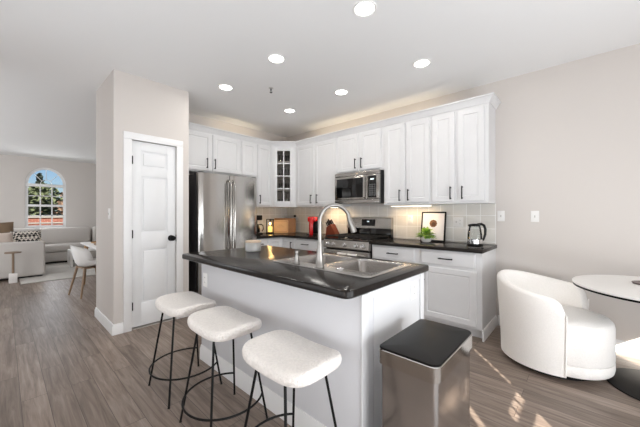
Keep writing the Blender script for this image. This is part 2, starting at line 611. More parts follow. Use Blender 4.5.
# wall behind the camera: patio openings with added masks, cut to shape sun patches
w2, w3 = (-0.95, 0.2, 0.10, 2.05), (1.5, 0.2, 2.35, 2.05)
struct(slab('wall_front', rect(XL, 0, XR, H), [rect(*w2), rect(*w3)], YB - 0.1, YB, 'xz', M['wall']), 'wall behind the camera with patio openings')
holes = [rect(-0.40, 1.33, -0.10, 1.455)]
for k in range(7):
    holes.append(rect(-0.074, 1.585 + 0.038 * k, -0.040, 1.610 + 0.038 * k))
for k in range(3):
    holes.append(rect(-0.385 + 0.105 * k, 1.512, -0.300 + 0.105 * k, 1.552))
holes.append(rect(-0.76, 1.60, -0.70, 1.72))
struct(slab('sun_mask_2', rect(*w2), holes, YB - 0.002, YB, 'xz', M['trim']), 'added mask behind the camera cut to shape floor sun patches')
struct(slab('sun_mask_3', rect(*w3), [rect(1.80, 0.98, 2.20, 1.21)], YB - 0.002, YB, 'xz', M['trim']), 'added mask in the second patio opening shaping a sun band')  # added unseen sheet; its slot places the sun band by the right wall
struct(MB().box(XL - 0.1, YB - 0.1, 0, XL, YF + 0.16, H).build('wall_left', M['wall'], smooth=0), 'kitchen wall left of the camera')
struct(MB().box(XLL, YF + 0.06, 0, XL - 0.1, YF + 0.16, HL).build('wall_hall', M['wall'], smooth=0), 'short wall at the end of the hall')
struct(MB().box(XLL - 0.1, YF + 0.06, 0, XLL, YL, HL).build('wall_living_left', M['wall'], smooth=0), 'living room left wall')
struct(MB().box(XLR, YF + 0.07, 0, XLR + 0.1, YL, HL).build('wall_living_right', M['wall'], smooth=0), 'living room right wall')
# far wall with the arched window
WX0, WX1, WZ0, WZS, WZT = 0.405, 1.235, 0.87, 2.045, 2.525
def arch(x0, x1, z0, zs, zt, n=20):
    cx, rx, rz = (x0 + x1) / 2, (x1 - x0) / 2, zt - zs
    return [(x0, z0), (x1, z0)] + [(cx + rx * cos(pi * k / n), zs + rz * sin(pi * k / n)) for k in range(n + 1)]
struct(slab('wall_living_far', rect(XLL, 0, XLR, HL), [arch(WX0, WX1, WZ0, WZS, WZT)], YL, YL + 0.14, 'xz', M['wall']), 'living room end wall with arched window')

# baseboards
def baseboard(name, pts, out, label, h=0.11):
    """pts: two ends on the wall line, out: unit vector into the room"""
    (xa, ya), (xb, yb) = pts
    prof = [(0.0, 0.0), (0.016, 0.0), (0.016, h - 0.03), (0.011, h - 0.018), (0.009, h - 0.004), (0.0, h)]
    rings = [[(x + out[0] * o, y + out[1] * o, z) for o, z in prof] for x, y in pts]
    return struct(MB().loft(rings).build(name, M['trim'], smooth=30), label)
baseboard('baseboard_right', [(XR, 0.737), (XR, YB + 0.0)], (-1, 0), 'white baseboard behind the barrel chair')
baseboard('baseboard_pantry_right', [(DX1 + 0.0722, PY), (PX1, PY)], (0, -1), 'white baseboard right of pantry door')
def mitred(name, path, side, label, h=0.11):
    prof = [(0.0, 0.0), (0.016, 0.0), (0.016, h - 0.03), (0.011, h - 0.018), (0.009, h - 0.004), (0.0, h)]
    m = MB()
    sweep(m, path, prof, side)
    return struct(m.build(name, M['trim'], smooth=30), label)
mitred('baseboard_pantry_left', [(PX0, YF + 0.07), (PX0, PY), (DX0 - 0.0722, PY)], -1, 'white baseboard around the pantry corner')
baseboard('baseboard_living_far', [(XLL, YL), (XLR, YL)], (0, -1), 'white baseboard under arched window')

# pantry door and casing
def casing():
    m = MB()
    w, t = 0.072, 0.018
    for (x0, x1, z0, z1) in ((DX0 - w, DX0 + 0.004, 0, DH - 0.004), (DX1 - 0.004, DX1 + w, 0, DH - 0.004), (DX0 - w, DX1 + w, DH - 0.0035, DH + w)):
        m.box(x0, PY - t, z0, x1, PY, z1, 0.004)
    return m
struct(casing().build('trim_1', M['trim']), 'white casing around pantry door')
door = struct(thing('door_1', 'narrow white three panel pantry door', None, (0, 0, 0)))
md = MB()
yd0, yd1 = PY + 0.012, PY + 0.05
dx0, dx1, dz0, dz1 = DX0 + 0.005, DX1 - 0.005, 0.022, DH - 0.008
md.box(dx0, yd0 + 0.014, dz0, dx1, yd1, dz1)
st = 0.095
rows = [(0.27, 0.86), (1.04, 1.66), (1.76, 1.94)]
md.box(dx0, yd0, dz0, dx0 + st, yd0 + 0.015, dz1, 0.003)
md.box(dx1 - st, yd0, dz0, dx1, yd0 + 0.015, dz1, 0.003)
zc = dz0
for (a, b) in rows + [(dz1, dz1)]:
    if a > zc: md.box(dx0 + st - 0.002, yd0, zc, dx1 - st + 0.002, yd0 + 0.015, a, 0.003)
    zc = b
for (a, b) in rows:
    md.box(dx0 + st + 0.022, yd0 + 0.002, a + 0.022, dx1 - st - 0.022, yd0 + 0.02, b - 0.022, 0.011, 2)
md.build('panel', M['door'], door)
mk = MB()
kx, kz = dx1 - 0.055, 0.965
mk.lathe([(0.0, 0.0), (0.033, 0.0), (0.035, -0.004), (0.030, -0.009), (0.012, -0.011), (0.011, -0.03), (0.022, -0.036), (0.031, -0.048), (0.031, -0.060), (0.022, -0.069), (0.0, -0.072)], (kx, yd0, kz), 20, 'y')
mk.build('door_knob', M['black'], door)
for z in (0.25, 1.03, 1.83):
    mh = MB()
    mh.cyl((DX0 + 0.004, PY + 0.002, z - 0.045), (DX0 + 0.004, PY + 0.002, z + 0.045), 0.007)
    mh.box(DX0 + 0.004, PY + 0.004, z - 0.044, DX0 + 0.02, PY + 0.013, z + 0.044)
    mh.build('hinge', M['black'], door)
mb = MB()
mb.box(DX1 - 0.006, PY + 0.0, 0.925, DX1 + 0.0, PY + 0.014, 1.0)
mb.build('strike_plate', M['black'], door)

# arched living room window
win = struct(thing('window_1', 'white arched living room window', None, (0, 0, 0)))
mf = MB()
n = 24
yw0, yw1 = YL + 0.04, YL + 0.10
def arch_band(m, inset, w, y0, y1):
    o = arch(WX0 + inset, WX1 - inset, WZ0 + inset, WZS, WZT - inset, n)
    i = arch(WX0 + inset + w, WX1 - inset - w, WZ0 + inset + w, WZS, WZT - inset - w, n)
    k = len(o)
    rings = []
    for a, b in zip(o, i):
        rings.append([(a[0], y0, a[1]), (b[0], y0, b[1]), (b[0], y1, b[1]), (a[0], y1, a[1])])
    m.loft(rings + [rings[0]], False, False)
arch_band(mf, 0.0, 0.06, yw0, yw1)
mf.box(WX0, yw0 - 0.02, WZS - 0.055, WX1, yw1, WZS + 0.02, 0.004)
mf.box(WX0, yw0 - 0.012, 1.44, WX1, yw1, 1.50, 0.004)
mf.build('window_frame', M['trim'], win)
mm = MB()
for k in (1, 2):
    x = WX0 + 0.06 + (WX1 - WX0 - 0.12) * k / 3
    mm.box(x - 0.012, yw0 + 0.015, WZ0, x + 0.012, yw1 - 0.015, WZS)
for z in (1.735, 1.20):
    mm.box(WX0 + 0.04, yw0 + 0.015, z - 0.009, WX1 - 0.04, yw1 - 0.015, z + 0.009)
cx = (WX0 + WX1) / 2
for a in (45, 90, 135):
    p0 = (cx + 0.12 * cos(R(a)), yw0 + 0.03, WZS + 0.14 * sin(R(a)))
    p1 = (cx + 0.37 * cos(R(a)), yw0 + 0.03, WZS + 0.44 * sin(R(a)))
    mm.cyl(p0, p1, 0.007, n=6)
mm.tube([(cx + 0.12 * cos(R(a)), yw0 + 0.03, WZS + 0.14 * sin(R(a))) for a in range(0, 181, 15)], 0.007, 6)
mm.build('muntins', M['trim'], win)
mp_ = MB()
o = arch(WX0 + 0.03, WX1 - 0.03, WZ0 + 0.03, WZS, WZT - 0.03, n)
mp_.loft([[(a[0], yw0 + 0.032, a[1]) for a in o], [(a[0], yw0 + 0.036, a[1]) for a in o]])
mp_.build('pane', M['pane'], win)
ms = MB()
ms.box(WX0 - 0.03, YL - 0.03, WZ0 - 0.03, WX1 + 0.03, YL + 0.05, WZ0, 0.005)
ms.build('window_sill', M['trim'], win)

# tiled backsplash
struct(MB().box(XR - 0.008, 0.755, 0.905, XR - 0.0005, YF - 0.0005, 1.37).build('wall_backsplash_right', M['tile_y'], smooth=0), 'beige square tile backsplash along right wall')
struct(MB().box(2.56, YF - 0.008, 0.905, XR - 0.008, YF - 0.0005, 1.37).build('wall_backsplash_back', M['tile_x'], smooth=0), 'beige square tile backsplash beside refrigerator')

# ------------------------------------------------------------------ cabinets
def panel_front(m, x0, x1, z0, z1, y, t=0.02, frame=0.055, deep=0.008):
    def ring(i, yy): return [(x0 + i, yy, z0 + i), (x1 - i, yy, z0 + i), (x1 - i, yy, z1 - i), (x0 + i, yy, z1 - i)]
    rings = [ring(0, y), ring(0, y - t + 0.004), ring(0.004, y - t), ring(frame, y - t), ring(frame + 0.004, y - t + 0.004), ring(frame + 0.007, y - t + deep)]
    if frame > 0.03:
        rings += [ring(frame + 0.013, y - t + deep), ring(frame + 0.017, y - t + deep - 0.003)]
    return m.loft(rings)
def slab_front(m, x0, x1, z0, z1, y, t=0.02):
    def ring(i, yy): return [(x0 + i, yy, z0 + i), (x1 - i, yy, z0 + i), (x1 - i, yy, z1 - i), (x0 + i, yy, z1 - i)]
    return m.loft([ring(0, y), ring(0, y - t + 0.008), ring(0.009, y - t + 0.004), ring(0.012, y - t)])
def handle(parent, x, z, y, orient, L=0.145):
    m = MB()
    r = 0.0055
    h = L / 2
    if orient == 'v':
        m.box(x - r, y - 0.034, z - h, x + r, y - 0.024, z + h, 0.002)
        for s in (-1, 1): m.box(x - r, y - 0.026, z + s * (h - 0.012) - r, x + r, y, z + s * (h - 0.012) + r)
    else:
        m.box(x - h, y - 0.034, z - r, x + h, y - 0.024, z + r, 0.002)
        for s in (-1, 1): m.box(x + s * (h - 0.012) - r, y - 0.026, z - r, x + s * (h - 0.012) + r, y, z + r)
    return m.build('handle', M['black'], parent)
def cabinet(name, label, cat, group, loc, rz, w, d, h, fronts, toe=0.0, side=None):
    t = thing(name, label, cat, loc, rz, group)
    m = MB().box(0.0005, -d, toe, w - 0.0005, -0.001, h, 0.0015, 1)
    m.build('carcass', M['cab'], t)
    if toe:
        MB().box(0.003, -d + 0.07, 0, w - 0.003, -0.001, toe).build('toe_kick', M['cab'], t)
    for f in fronts:
        m = MB()
        if f[0] == 'door': panel_front(m, f[1], f[2], f[3], f[4], -d)
        else: slab_front(m, f[1], f[2], f[3], f[4], -d)
        o = m.build('door' if f[0] == 'door' else 'drawer', M['cab'], t)
        if len(f) > 5 and f[5]:
            handle(o, f[5][0], f[5][1], -d - 0.02, f[5][2])
    return t
RW = -pi / 2
UZ, UH = 1.365, 1.075
UG = 'white wall cabinets on the right wall'
# right wall uppers: local x = Y_start - Y
def upper_right(label, y_hi, y_lo, zb, doors, name='wall_cabinet'):
    h = 2.44 - zb
    fr = []
    for (a, b, hy, hz) in doors:
        fr.append(('door', y_hi - a, y_hi - b, 0.025, h - 0.04, (y_hi - hy, hz, 'v')))
    return cabinet(name, label, 'cabinet', UG, (XR, y_hi, zb), RW, y_hi - y_lo, 0.31, h, fr)
upper_right('tall white two door wall cabinet at right end above kettle', 1.37, 0.76, UZ, [(1.352, 1.10, 1.137, 0.12), (1.062, 0.80, 1.013, 0.12)])
upper_right('tall white two door wall cabinet right of microwave above framed print', 2.005, 1.37, UZ, [(1.979, 1.70, 1.762, 0.12), (1.676, 1.388, 1.646, 0.12)])
upper_right('short white two door wall cabinet directly above microwave', 2.79, 2.005, 1.845, [(2.765, 2.425, 2.455, 0.125), (2.378, 2.045, 2.35, 0.125)], 'wall_cabinet')
upper_right('tall white two door wall cabinet between microwave and glass corner cabinet', 3.732, 2.79, UZ, [(3.71, 3.295, 3.345, 0.125), (3.268, 2.81, 3.21, 0.125)])
# back wall uppers
BG = 'white wall cabinets on the back wall'
cabinet('wall_cabinet', 'short white two door wall cabinet left above refrigerator beside pantry', 'cabinet', BG, (1.545, YF, 1.845), 0, 1.0, 0.31, 0.595,
        [('door', 0.03, 0.512, 0.02, 0.555, (0.437, 0.13, 'v')), ('door', 0.532, 0.985, 0.02, 0.555, (0.556, 0.13, 'v'))])
cabinet('wall_cabinet', 'narrow short white wall cabinet without handle above right side of refrigerator', 'cabinet', BG, (2.545, YF, 1.845), 0, 0.295, 0.31, 0.595,
        [('door', 0.02, 0.282, 0.02, 0.555)])
cabinet('wall_cabinet', 'tall single door white wall cabinet between refrigerator and glass corner cabinet', 'cabinet', BG, (2.84, YF, UZ), 0, 0.312, 0.31, UH,
        [('door', 0.025, 0.300, 0.025, UH - 0.04, (0.055, 0.125, 'v'))])
# diagonal glass corner cabinet
cc = thing('corner_cabinet', 'diagonal white corner wall cabinet with eight pane glass door', 'cabinet', ((3.152 + 3.46) / 2, (4.04 + 3.732) / 2, UZ), -pi / 4)
inv = Matrix.Rotation(pi / 4, 2)
def cl(x, y):
    v = inv @ Vector((x - (3.152 + 3.46) / 2, y - (4.04 + 3.732) / 2))
    return (v.x, v.y)
poly = [cl(3.1525, 4.04), cl(3.1525, YF - 0.001), cl(XR - 0.001, YF - 0.001), cl(XR - 0.001, 3.7325), cl(3.46, 3.7325)]
m = MB()
m.prism(poly, 0.0, 0.022)
m.prism(poly, UH - 0.06, UH)
for (a, b) in ((0, 1), (1, 2), (2, 3), (3, 4)):
    p, q = Vector(poly[a]), Vector(poly[b])
    dd = (q - p).normalized()
    nn = Vector((dd.y, -dd.x))
    m.prism([tuple(p), tuple(q), tuple(q + nn * 0.014), tuple(p + nn * 0.014)], 0.0, UH)
m.build('carcass', M['cab_inside'], cc)
hw = 0.2175
m = MB()
m.box(-hw, -0.002, 0, -0.165, 0.018, UH)
m.box(0.165, -0.002, 0, hw, 0.018, UH)
m.box(-0.165, -0.002, 0, 0.165, 0.018, 0.035)
m.box(-0.165, -0.002, UH - 0.05, 0.165, 0.018, UH)
m.build('face_frame', M['cab'], cc)
ins = [tuple(Vector(p) * 0.9 + Vector((0, 0.03))) for p in poly]
for z in (0.29, 0.54, 0.79):
    MB().prism(ins, z, z + 0.012).build('shelf', M['cab_inside'], cc)
dw = 0.183
m = MB()
z0, z1 = 0.025, UH - 0.04
sw = 0.072
m.box(-dw, -0.022, z0, -dw + sw, -0.002, z1, 0.003)
m.box(dw - sw, -0.022, z0, dw, -0.002, z1, 0.003)
m.box(-dw + sw, -0.0215, z0, dw - sw, -0.002, z0 + 0.075, 0.0)
m.box(-dw + sw, -0.0215, z1 - 0.06, dw - sw, -0.002, z1, 0.0)
m.box(-0.009, -0.02, z0, 0.009, -0.006, z1)
gz0, gz1 = z0 + 0.075, z1 - 0.06
for k in (1, 2, 3):
    z = gz0 + (gz1 - gz0) * k / 4
    m.box(-dw + 0.05, -0.02, z - 0.009, dw - 0.05, -0.006, z + 0.009)
gd = m.build('door', M['cab'], cc)
MB().box(-dw + 0.06, -0.0105, z0 + 0.06, dw - 0.06, -0.0075, z1 - 0.05).build('pane', M['glass'], gd)
# glasses on the corner cabinet shelves
ccx, ccy = (3.152 + 3.46) / 2, (4.04 + 3.732) / 2
gl_lab = ['bottom shelf', 'second shelf', 'third shelf', 'top shelf']
gfirst = None
for si, z in enumerate((0.022, 0.302, 0.552, 0.802)):
    for k, lx in enumerate((-0.06, 0.055)):
        wx = ccx + (lx * 0.7071 + 0.11 * 0.7071)
        wy = ccy + (-lx * 0.7071 + 0.11 * 0.7071)
        lab = 'clear tumbler at the %s on %s of glass corner cabinet' % (('left', 'right')[k], gl_lab[si])
        if gfirst is None:
            gfirst = thing('drinking_glass', lab, 'glass', (wx, wy, UZ + z), 0, 'tumblers in the glass corner cabinet')
            MB().lathe([(0.028, 0), (0.032, 0.004), (0.038, 0.12), (0.035, 0.12), (0.029, 0.012), (0.0, 0.01)], n=18).build('tumbler', M['glass'], gfirst)
        else:
            dup(gfirst, (wx, wy, UZ + z), 0, lab)

# crown moulding and light rail above and below the uppers
path = [(1.545, 4.04), (3.152, 4.04), (3.46, 3.732), (3.46, 0.76), (3.765, 0.76)]
m = MB()
sweep(m, path, [(0.0, 2.425), (0.012, 2.425), (0.016, 2.44), (0.042, 2.478), (0.056, 2.484), (0.056, 2.5), (-0.02, 2.5), (-0.02, 2.441), (0.0, 2.441)], -1)
m.build('trim_2', M['cab'], smooth=30)
struct(bpy.data.objects['trim_2'], 'white crown moulding along top of wall cabinets')

# base cabinets
BZ = 0.862
CT = 0.90
def base_right(label, y_hi, y_lo, fronts):
    fr = []
    for f in fronts:
        hd = (y_hi - f[5][0], f[5][1], f[5][2]) if len(f) > 5 and f[5] else None
        fr.append((f[0], y_hi - f[1], y_hi - f[2], f[3], f[4], hd))
    return cabinet('base_cabinet', label, 'cabinet', 'white base cabinets along the walls', (XR, y_hi, 0), RW, y_hi - y_lo, 0.59, BZ, fr, 0.10)
base_right('white base cabinet under the kettle at the open end', 1.385, 0.755, [('drawer', 1.372, 0.815, 0.70, 0.845, (1.095, 0.775, 'h')), ('door', 1.355, 0.805, 0.125, 0.672, (1.33, 0.585, 'v'))])
base_right('white base cabinet right of range under framed print', 2.015, 1.385, [('drawer', 1.995, 1.445, 0.70, 0.845, (1.71, 0.775, 'h')), ('door', 1.995, 1.43, 0.125, 0.672, (1.46, 0.585, 'v'))])
base_right('white base cabinet left of range under knife block', 3.43, 2.79, [('drawer', 3.41, 2.81, 0.70, 0.845, (3.20, 0.775, 'h')), ('door', 3.41, 2.81, 0.125, 0.672, (2.86, 0.585, 'v'))])
cabinet('base_cabinet', 'white base cabinet with drawer beside refrigerator', 'cabinet', 'white base cabinets along the walls', (2.56, YF, 0), 0, 0.29, 0.59, BZ,
        [('drawer', 0.015, 0.275, 0.70, 0.845, (0.12, 0.775, 'h')), ('door', 0.015, 0.275, 0.125, 0.672, (0.05, 0.585, 'v'))], 0.10)
# corner base with two leaf door
cb_ = thing('corner_base_cabinet', 'white inside corner base cabinet with hinged double leaf door', 'cabinet', (XR, YF, 0))
pl = [(-0.92, -0.002), (-0.92, -0.59), (-0.59, -0.59), (-0.59, -0.918), (-0.002, -0.918), (-0.002, -0.002)]
MB().prism(pl, 0.10, BZ).build('carcass', M['cab'], cb_)
pt = [(-0.918, -0.002), (-0.918, -0.52), (-0.52, -0.52), (-0.52, -0.916), (-0.002, -0.916), (-0.002, -0.002)]
MB().prism(pt, 0.0, 0.10).build('toe_kick', M['cab'], cb_)
m = MB()
panel_front(m, -0.905, -0.612, 0.125, 0.845, -0.59)
m.build('door', M['cab'], cb_)
m = MB()
panel_front(m, 0.612, 0.905, 0.125, 0.845, -0.59)
m.xf(Matrix.Rotation(RW, 4, 'Z'))
d2 = m.build('door', M['cab'], cb_)
m = MB()
hx, hz = 0.83, 0.74
m.box(hx - 0.0055, -0.59 - 0.054, hz - 0.055, hx + 0.0055, -0.59 - 0.044, hz + 0.055, 0.002)
for s in (-1, 1): m.box(hx - 0.0055, -0.59 - 0.046, hz + s * 0.045 - 0.005, hx + 0.0055, -0.59 - 0.02, hz + s * 0.045 + 0.005)
m.xf(Matrix.Rotation(RW, 4, 'Z'))
m.build('handle', M['black'], d2)
# baseboard around the free end of the run
baseboard('baseboard_cabinet_end', [(3.17, 0.754), (XR - 0.016, 0.754)], (0, -1), 'white baseboard on end of base cabinets', 0.11)

# worktops on the walls
m = MB().prism([(2.555, YF - 0.009), (2.555, 3.72), (3.135, 3.72), (3.135, 2.792), (XR - 0.009, 2.792), (XR - 0.009, YF - 0.009)], BZ + 0.001, CT, 0.005)
tag(m.build('worktop', M['counter']), 'dark L shaped worktop in the corner left of range', 'worktop')
m = MB().prism([(3.135, 0.742), (XR - 0.009, 0.742), (XR - 0.009, 2.013), (3.135, 2.013)], BZ + 0.001, CT, 0.005)
tag(m.build('worktop', M['counter']), 'dark straight worktop right of range under kettle and print', 'worktop')

# ------------------------------------------------------------------ refrigerator
fr = thing('refrigerator', 'stainless french door refrigerator beside the pantry', 'refrigerator', (1.665, 4.33, 0))
FW = 0.885
MB().box(0.0, -0.66, 0.03, FW, -0.02, 1.765, 0.004).build('body', M['dark_side'], fr)
def fridge_door(x0, x1, z0, z1, bulge=0.012):
    m = MB()
    rings = []
    nseg = 14
    yb, yf = -0.668, -0.735
    for (zz, ins) in ((z0, 0.006), (z0 + 0.006, 0.0), (z1 - 0.006, 0.0), (z1, 0.006)):
        front = []
        for k in range(nseg + 1):
            u = k / nseg
            x = x0 + ins + (x1 - x0 - 2 * ins) * u
            edge = min(u, 1 - u) * (x1 - x0)
            rd = 0.0 if edge > 0.014 else 0.014 - math.sqrt(max(0.0, 0.014 ** 2 - (0.014 - edge) ** 2))
            front.append((x, yf - bulge * (1 - (2 * u - 1) ** 2) + rd + ins, zz))
        rings.append([(x0 + ins, yb, zz)] + front + [(x1 - ins, yb, zz)])
    m.loft(rings)
    return m
hz0, hz1 = 0.74, 1.70
for side in (0, 1):
    x0, x1 = (0.003, FW / 2 - 0.002) if side == 0 else (FW / 2 + 0.002, FW - 0.003)
    d = fridge_door(x0, x1, 0.64, 1.778).build('door', M['steel'], fr)
    hx = x1 - 0.028 if side == 0 else x0 + 0.028
    m = MB()
    yh = -0.80
    pts = [(hx, -0.742, hz0), (hx, -0.775, hz0 + 0.008), (hx, yh, hz0 + 0.05)]
    pts += [(hx, yh - 0.008 * sin(pi * k / 8), hz0 + 0.05 + (hz1 - hz0 - 0.1) * k / 8) for k in range(1, 8)]
    pts += [(hx, yh, hz1 - 0.05), (hx, -0.775, hz1 - 0.008), (hx, -0.742, hz1)]
    m.tube(pts, 0.0135, 12)
    m.build('handle', M['steel'], d)
d = fridge_door(0.003, FW - 0.003, 0.07, 0.63).build('freezer_drawer', M['steel'], fr)
m = MB()
m.tube([(0.08, -0.742, 0.55), (0.085, -0.80, 0.55), (FW / 2, -0.812, 0.55), (FW - 0.085, -0.80, 0.55), (FW - 0.08, -0.742, 0.55)], 0.013, 12)
m.build('handle', M['steel'], d)
for x in (0.0, FW - 0.09):
    MB().box(x + 0.01, -0.72, 1.765, x + 0.08, -0.56, 1.788, 0.006).build('hinge_cover', M['dark_side'], fr)
MB().box(0.02, -0.64, 0.0, FW - 0.02, -0.04, 0.03).build('base_grille', M['black_plastic'], fr)

# ------------------------------------------------------------------ microwave
mw = thing('microwave', 'stainless over the range microwave under short cabinet', 'microwave', (XR, 2.785, 1.395), RW)
w, h, d = 0.76, 0.445, 0.36
MB().box(0.002, -d, 0.0, w - 0.002, -0.012, h, 0.003).build('body', M['dark_side'], mw)
m = MB()
m.box(0.0, -d - 0.04, 0.055, 0.565, -d - 0.002, h - 0.055, 0.004)
dr = m.build('door', M['steel_h'], mw)
MB().box(0.035, -d - 0.0435, 0.085, 0.50, -d - 0.038, h - 0.085, 0.002).build('window', M['black_glass'], dr)
m = MB()
m.tube([(0.54, -d - 0.04, 0.07), (0.54, -d - 0.075, 0.085), (0.54, -d - 0.078, h / 2), (0.54, -d - 0.075, h - 0.085), (0.54, -d - 0.04, h - 0.07)], 0.011, 10)
m.build('handle', M['steel'], dr)
m = MB().box(0.567, -d - 0.04, 0.055, w, -d - 0.002, h - 0.055, 0.004)
cp = m.build('control_panel', M['steel_h'], mw)
MB().box(0.588, -d - 0.043, 0.075, w - 0.045, -d - 0.038, h - 0.075, 0.002).build('keypad', M['black_glass'], cp)
m = MB()
for i in range(3):
    for j in range(6):
        m.box(0.606 + i * 0.036, -d - 0.0445, 0.10 + j * 0.028, 0.632 + i * 0.036, -d - 0.0425, 0.118 + j * 0.028)
m.build('keys', M['grey_key'], cp)
MB().box(0.625, -d - 0.0445, 0.315, 0.68, -d - 0.0425, 0.333).build('display', M['led'], cp)
MB().box(0.0, -d - 0.04, h - 0.052, w, -d - 0.002, h, 0.004).build('top_strip', M['steel_h'], mw)
MB().box(0.0, -d - 0.04, 0.0, w, -d - 0.002, 0.052, 0.004).build('bottom_strip', M['steel_h'], mw)
MB().lathe([(0.0, -0.004), (0.013, -0.004), (0.014, 0.0)], (0.40, -d - 0.04, h - 0.026), 16, 'y').build('logo_badge', M['candle_rim'], mw)
m = MB()
for k in range(14):
    m.box(0.06 + k * 0.045, -d + 0.05, -0.004, 0.09 + k * 0.045, -0.10, 0.002)
m.build('filter_vent', M['light_grey'], mw)

# ------------------------------------------------------------------ range
rg = thing('gas_range', 'stainless gas range between the two dark worktops', 'stove', (XR, 2.785, 0), RW)
w = 0.762
MB().box(0.003, -0.60, 0.03, w - 0.003, -0.02, 0.885, 0.003).build('body', M['black_plastic'], rg)
MB().box(0.0, -0.645, 0.888, w, -0.085, 0.905, 0.004).build('cooktop', M['black_glass'], rg)
m = MB()
m.loft([[(x, -0.60, 0.775), (x, -0.655, 0.775), (x, -0.668, 0.79), (x, -0.648, 0.888), (x, -0.60, 0.888)] for x in (0.0, w)])
m.build('control_panel', M['steel_h'], rg)
for kx in (0.085, 0.185, 0.381, 0.577, 0.677):
    m = MB()
    c = (kx, -0.66, 0.832)
    m.lathe([(0.0, -0.036), (0.017, -0.036), (0.0195, -0.032), (0.021, -0.008), (0.027, -0.006), (0.028, 0.004), (0.0, 0.004)], c, 18, 'y')
    m.box(kx - 0.0035, -0.70, 0.815, kx + 0.0035, -0.694, 0.849)
    m.build('knob', M['chrome'], rg)
od = MB().box(0.004, -0.655, 0.20, w - 0.004, -0.602, 0.755, 0.005).build('oven_door', M['steel_h'], rg)
MB().box(0.11, -0.658, 0.30, w - 0.11, -0.652, 0.62, 0.002).build('window', M['black_glass'], od)
m = MB()
m.tube([(0.05, -0.652, 0.715), (0.05, -0.70, 0.715), (0.065, -0.708, 0.715), (w - 0.065, -0.708, 0.715), (w - 0.05, -0.70, 0.715), (w - 0.05, -0.652, 0.715)], 0.011, 10)
m.build('handle', M['steel_h'], od)
MB().box(0.004, -0.65, 0.05, w - 0.004, -0.602, 0.19, 0.005).build('storage_drawer', M['steel_h'], rg)
# burners and grates
for bx, by, r in ((0.19, -0.48, 0.05), (0.19, -0.22, 0.04), (0.381, -0.35, 0.045), (0.572, -0.48, 0.05), (0.572, -0.22, 0.04)):
    MB().lathe([(r, 0.0), (r, 0.012), (r * 0.8, 0.014), (r * 0.75, 0.022), (0.0, 0.022)], (bx, by, 0.905), 20).build('burner', M['iron'], rg)
for gx0, gx1 in ((0.02, 0.262), (0.266, 0.497), (0.501, 0.742)):
    m = MB()
    y0, y1, zt = -0.62, -0.11, 0.945
    for x in (gx0 + 0.006, (gx0 + gx1) / 2, gx1 - 0.006):
        m.box(x - 0.005, y0, zt - 0.012, x + 0.005, y1, zt, 0.002)
    for y in (y0 + 0.005, -0.48, -0.35, -0.22, y1 - 0.005):
        m.box(gx0, y - 0.005, zt - 0.013, gx1, y + 0.005, zt - 0.001, 0.002)
    for x in (gx0 + 0.006, gx1 - 0.006):
        for y in (y0 + 0.006, y1 - 0.006):
            m.box(x - 0.005, y - 0.005, 0.905, x + 0.005, y + 0.005, zt - 0.006)
    m.build('grate', M['iron'], rg)
bgd = MB().box(0.0, -0.085, 0.86, w, -0.02, 1.03, 0.003).build('backguard', M['black_glass'], rg)
m = MB()
m.loft([[(x, -0.02, 1.03), (x, -0.092, 1.03), (x, -0.094, 1.045), (x, -0.075, 1.185), (x, -0.06, 1.195), (x, -0.02, 1.195)] for x in (0.0, w)])
m.build('backguard_panel', M['steel_h'], bgd)
m = MB()
m.loft([[(x, -0.094, 1.07), (x, -0.0955, 1.072), (x, -0.0835, 1.165), (x, -0.08, 1.167)] for x in (0.27, 0.50)])
m.build('display', M['black_glass'], bgd)
MB().box(0.365, -0.0915, 1.128, 0.405, -0.0885, 1.142).build('clock_digits', M['led'], bgd)
# dish towels on the oven handle
for k, (x0, lab) in enumerate(((0.30, 'white dish towel hanging at left on oven handle'), (0.47, 'white dish towel hanging at right on oven handle'))):
    t = thing('dish_towel', lab, 'towel', (XR, 2.785, 0), RW, 'white dish towels on the oven handle')
    rings = []
    for j in range(9):
        x = x0 + 0.15 * j / 8
        wv = 0.003 * sin(j * 1.7)
        prof = []
        for (yy, zz) in ((-0.693, 0.44), (-0.694, 0.70), (-0.698, 0.724), (-0.708, 0.7305), (-0.718, 0.724), (-0.7225, 0.70), (-0.7235 + wv, 0.40)):
            prof.append((yy, zz))
        inner = [(-0.6965, 0.44), (-0.6965, 0.70), (-0.7005, 0.722), (-0.708, 0.7275), (-0.7155, 0.722), (-0.7195, 0.70), (-0.7205 + wv, 0.40)]
        rings.append([(x, a, b) for a, b in prof] + [(x, a, b) for a, b in reversed(inner)])
    MB().loft(rings).build('cloth', M['towel'], t)

# ------------------------------------------------------------------ island
IX0, IX1, IY0, IY1, IZ = 1.0375, 1.955, 0.783, 2.59, 0.905
BX0, BX1, BY0, BY1 = 1.165, 1.875, 0.800, 2.46
isl = thing('kitchen_island', 'white kitchen island base under the dark worktop with sink', 'island', (0, 0, 0))
MB().box(BX0, BY0, 0.0, BX0 + 0.115, BY1, IZ - 0.042, 0.002).build('knee_wall', mat('island_wall_paint', rgb(214, 214, 217), 0.7, bump=0.02, bscale=180), isl)
m = MB()
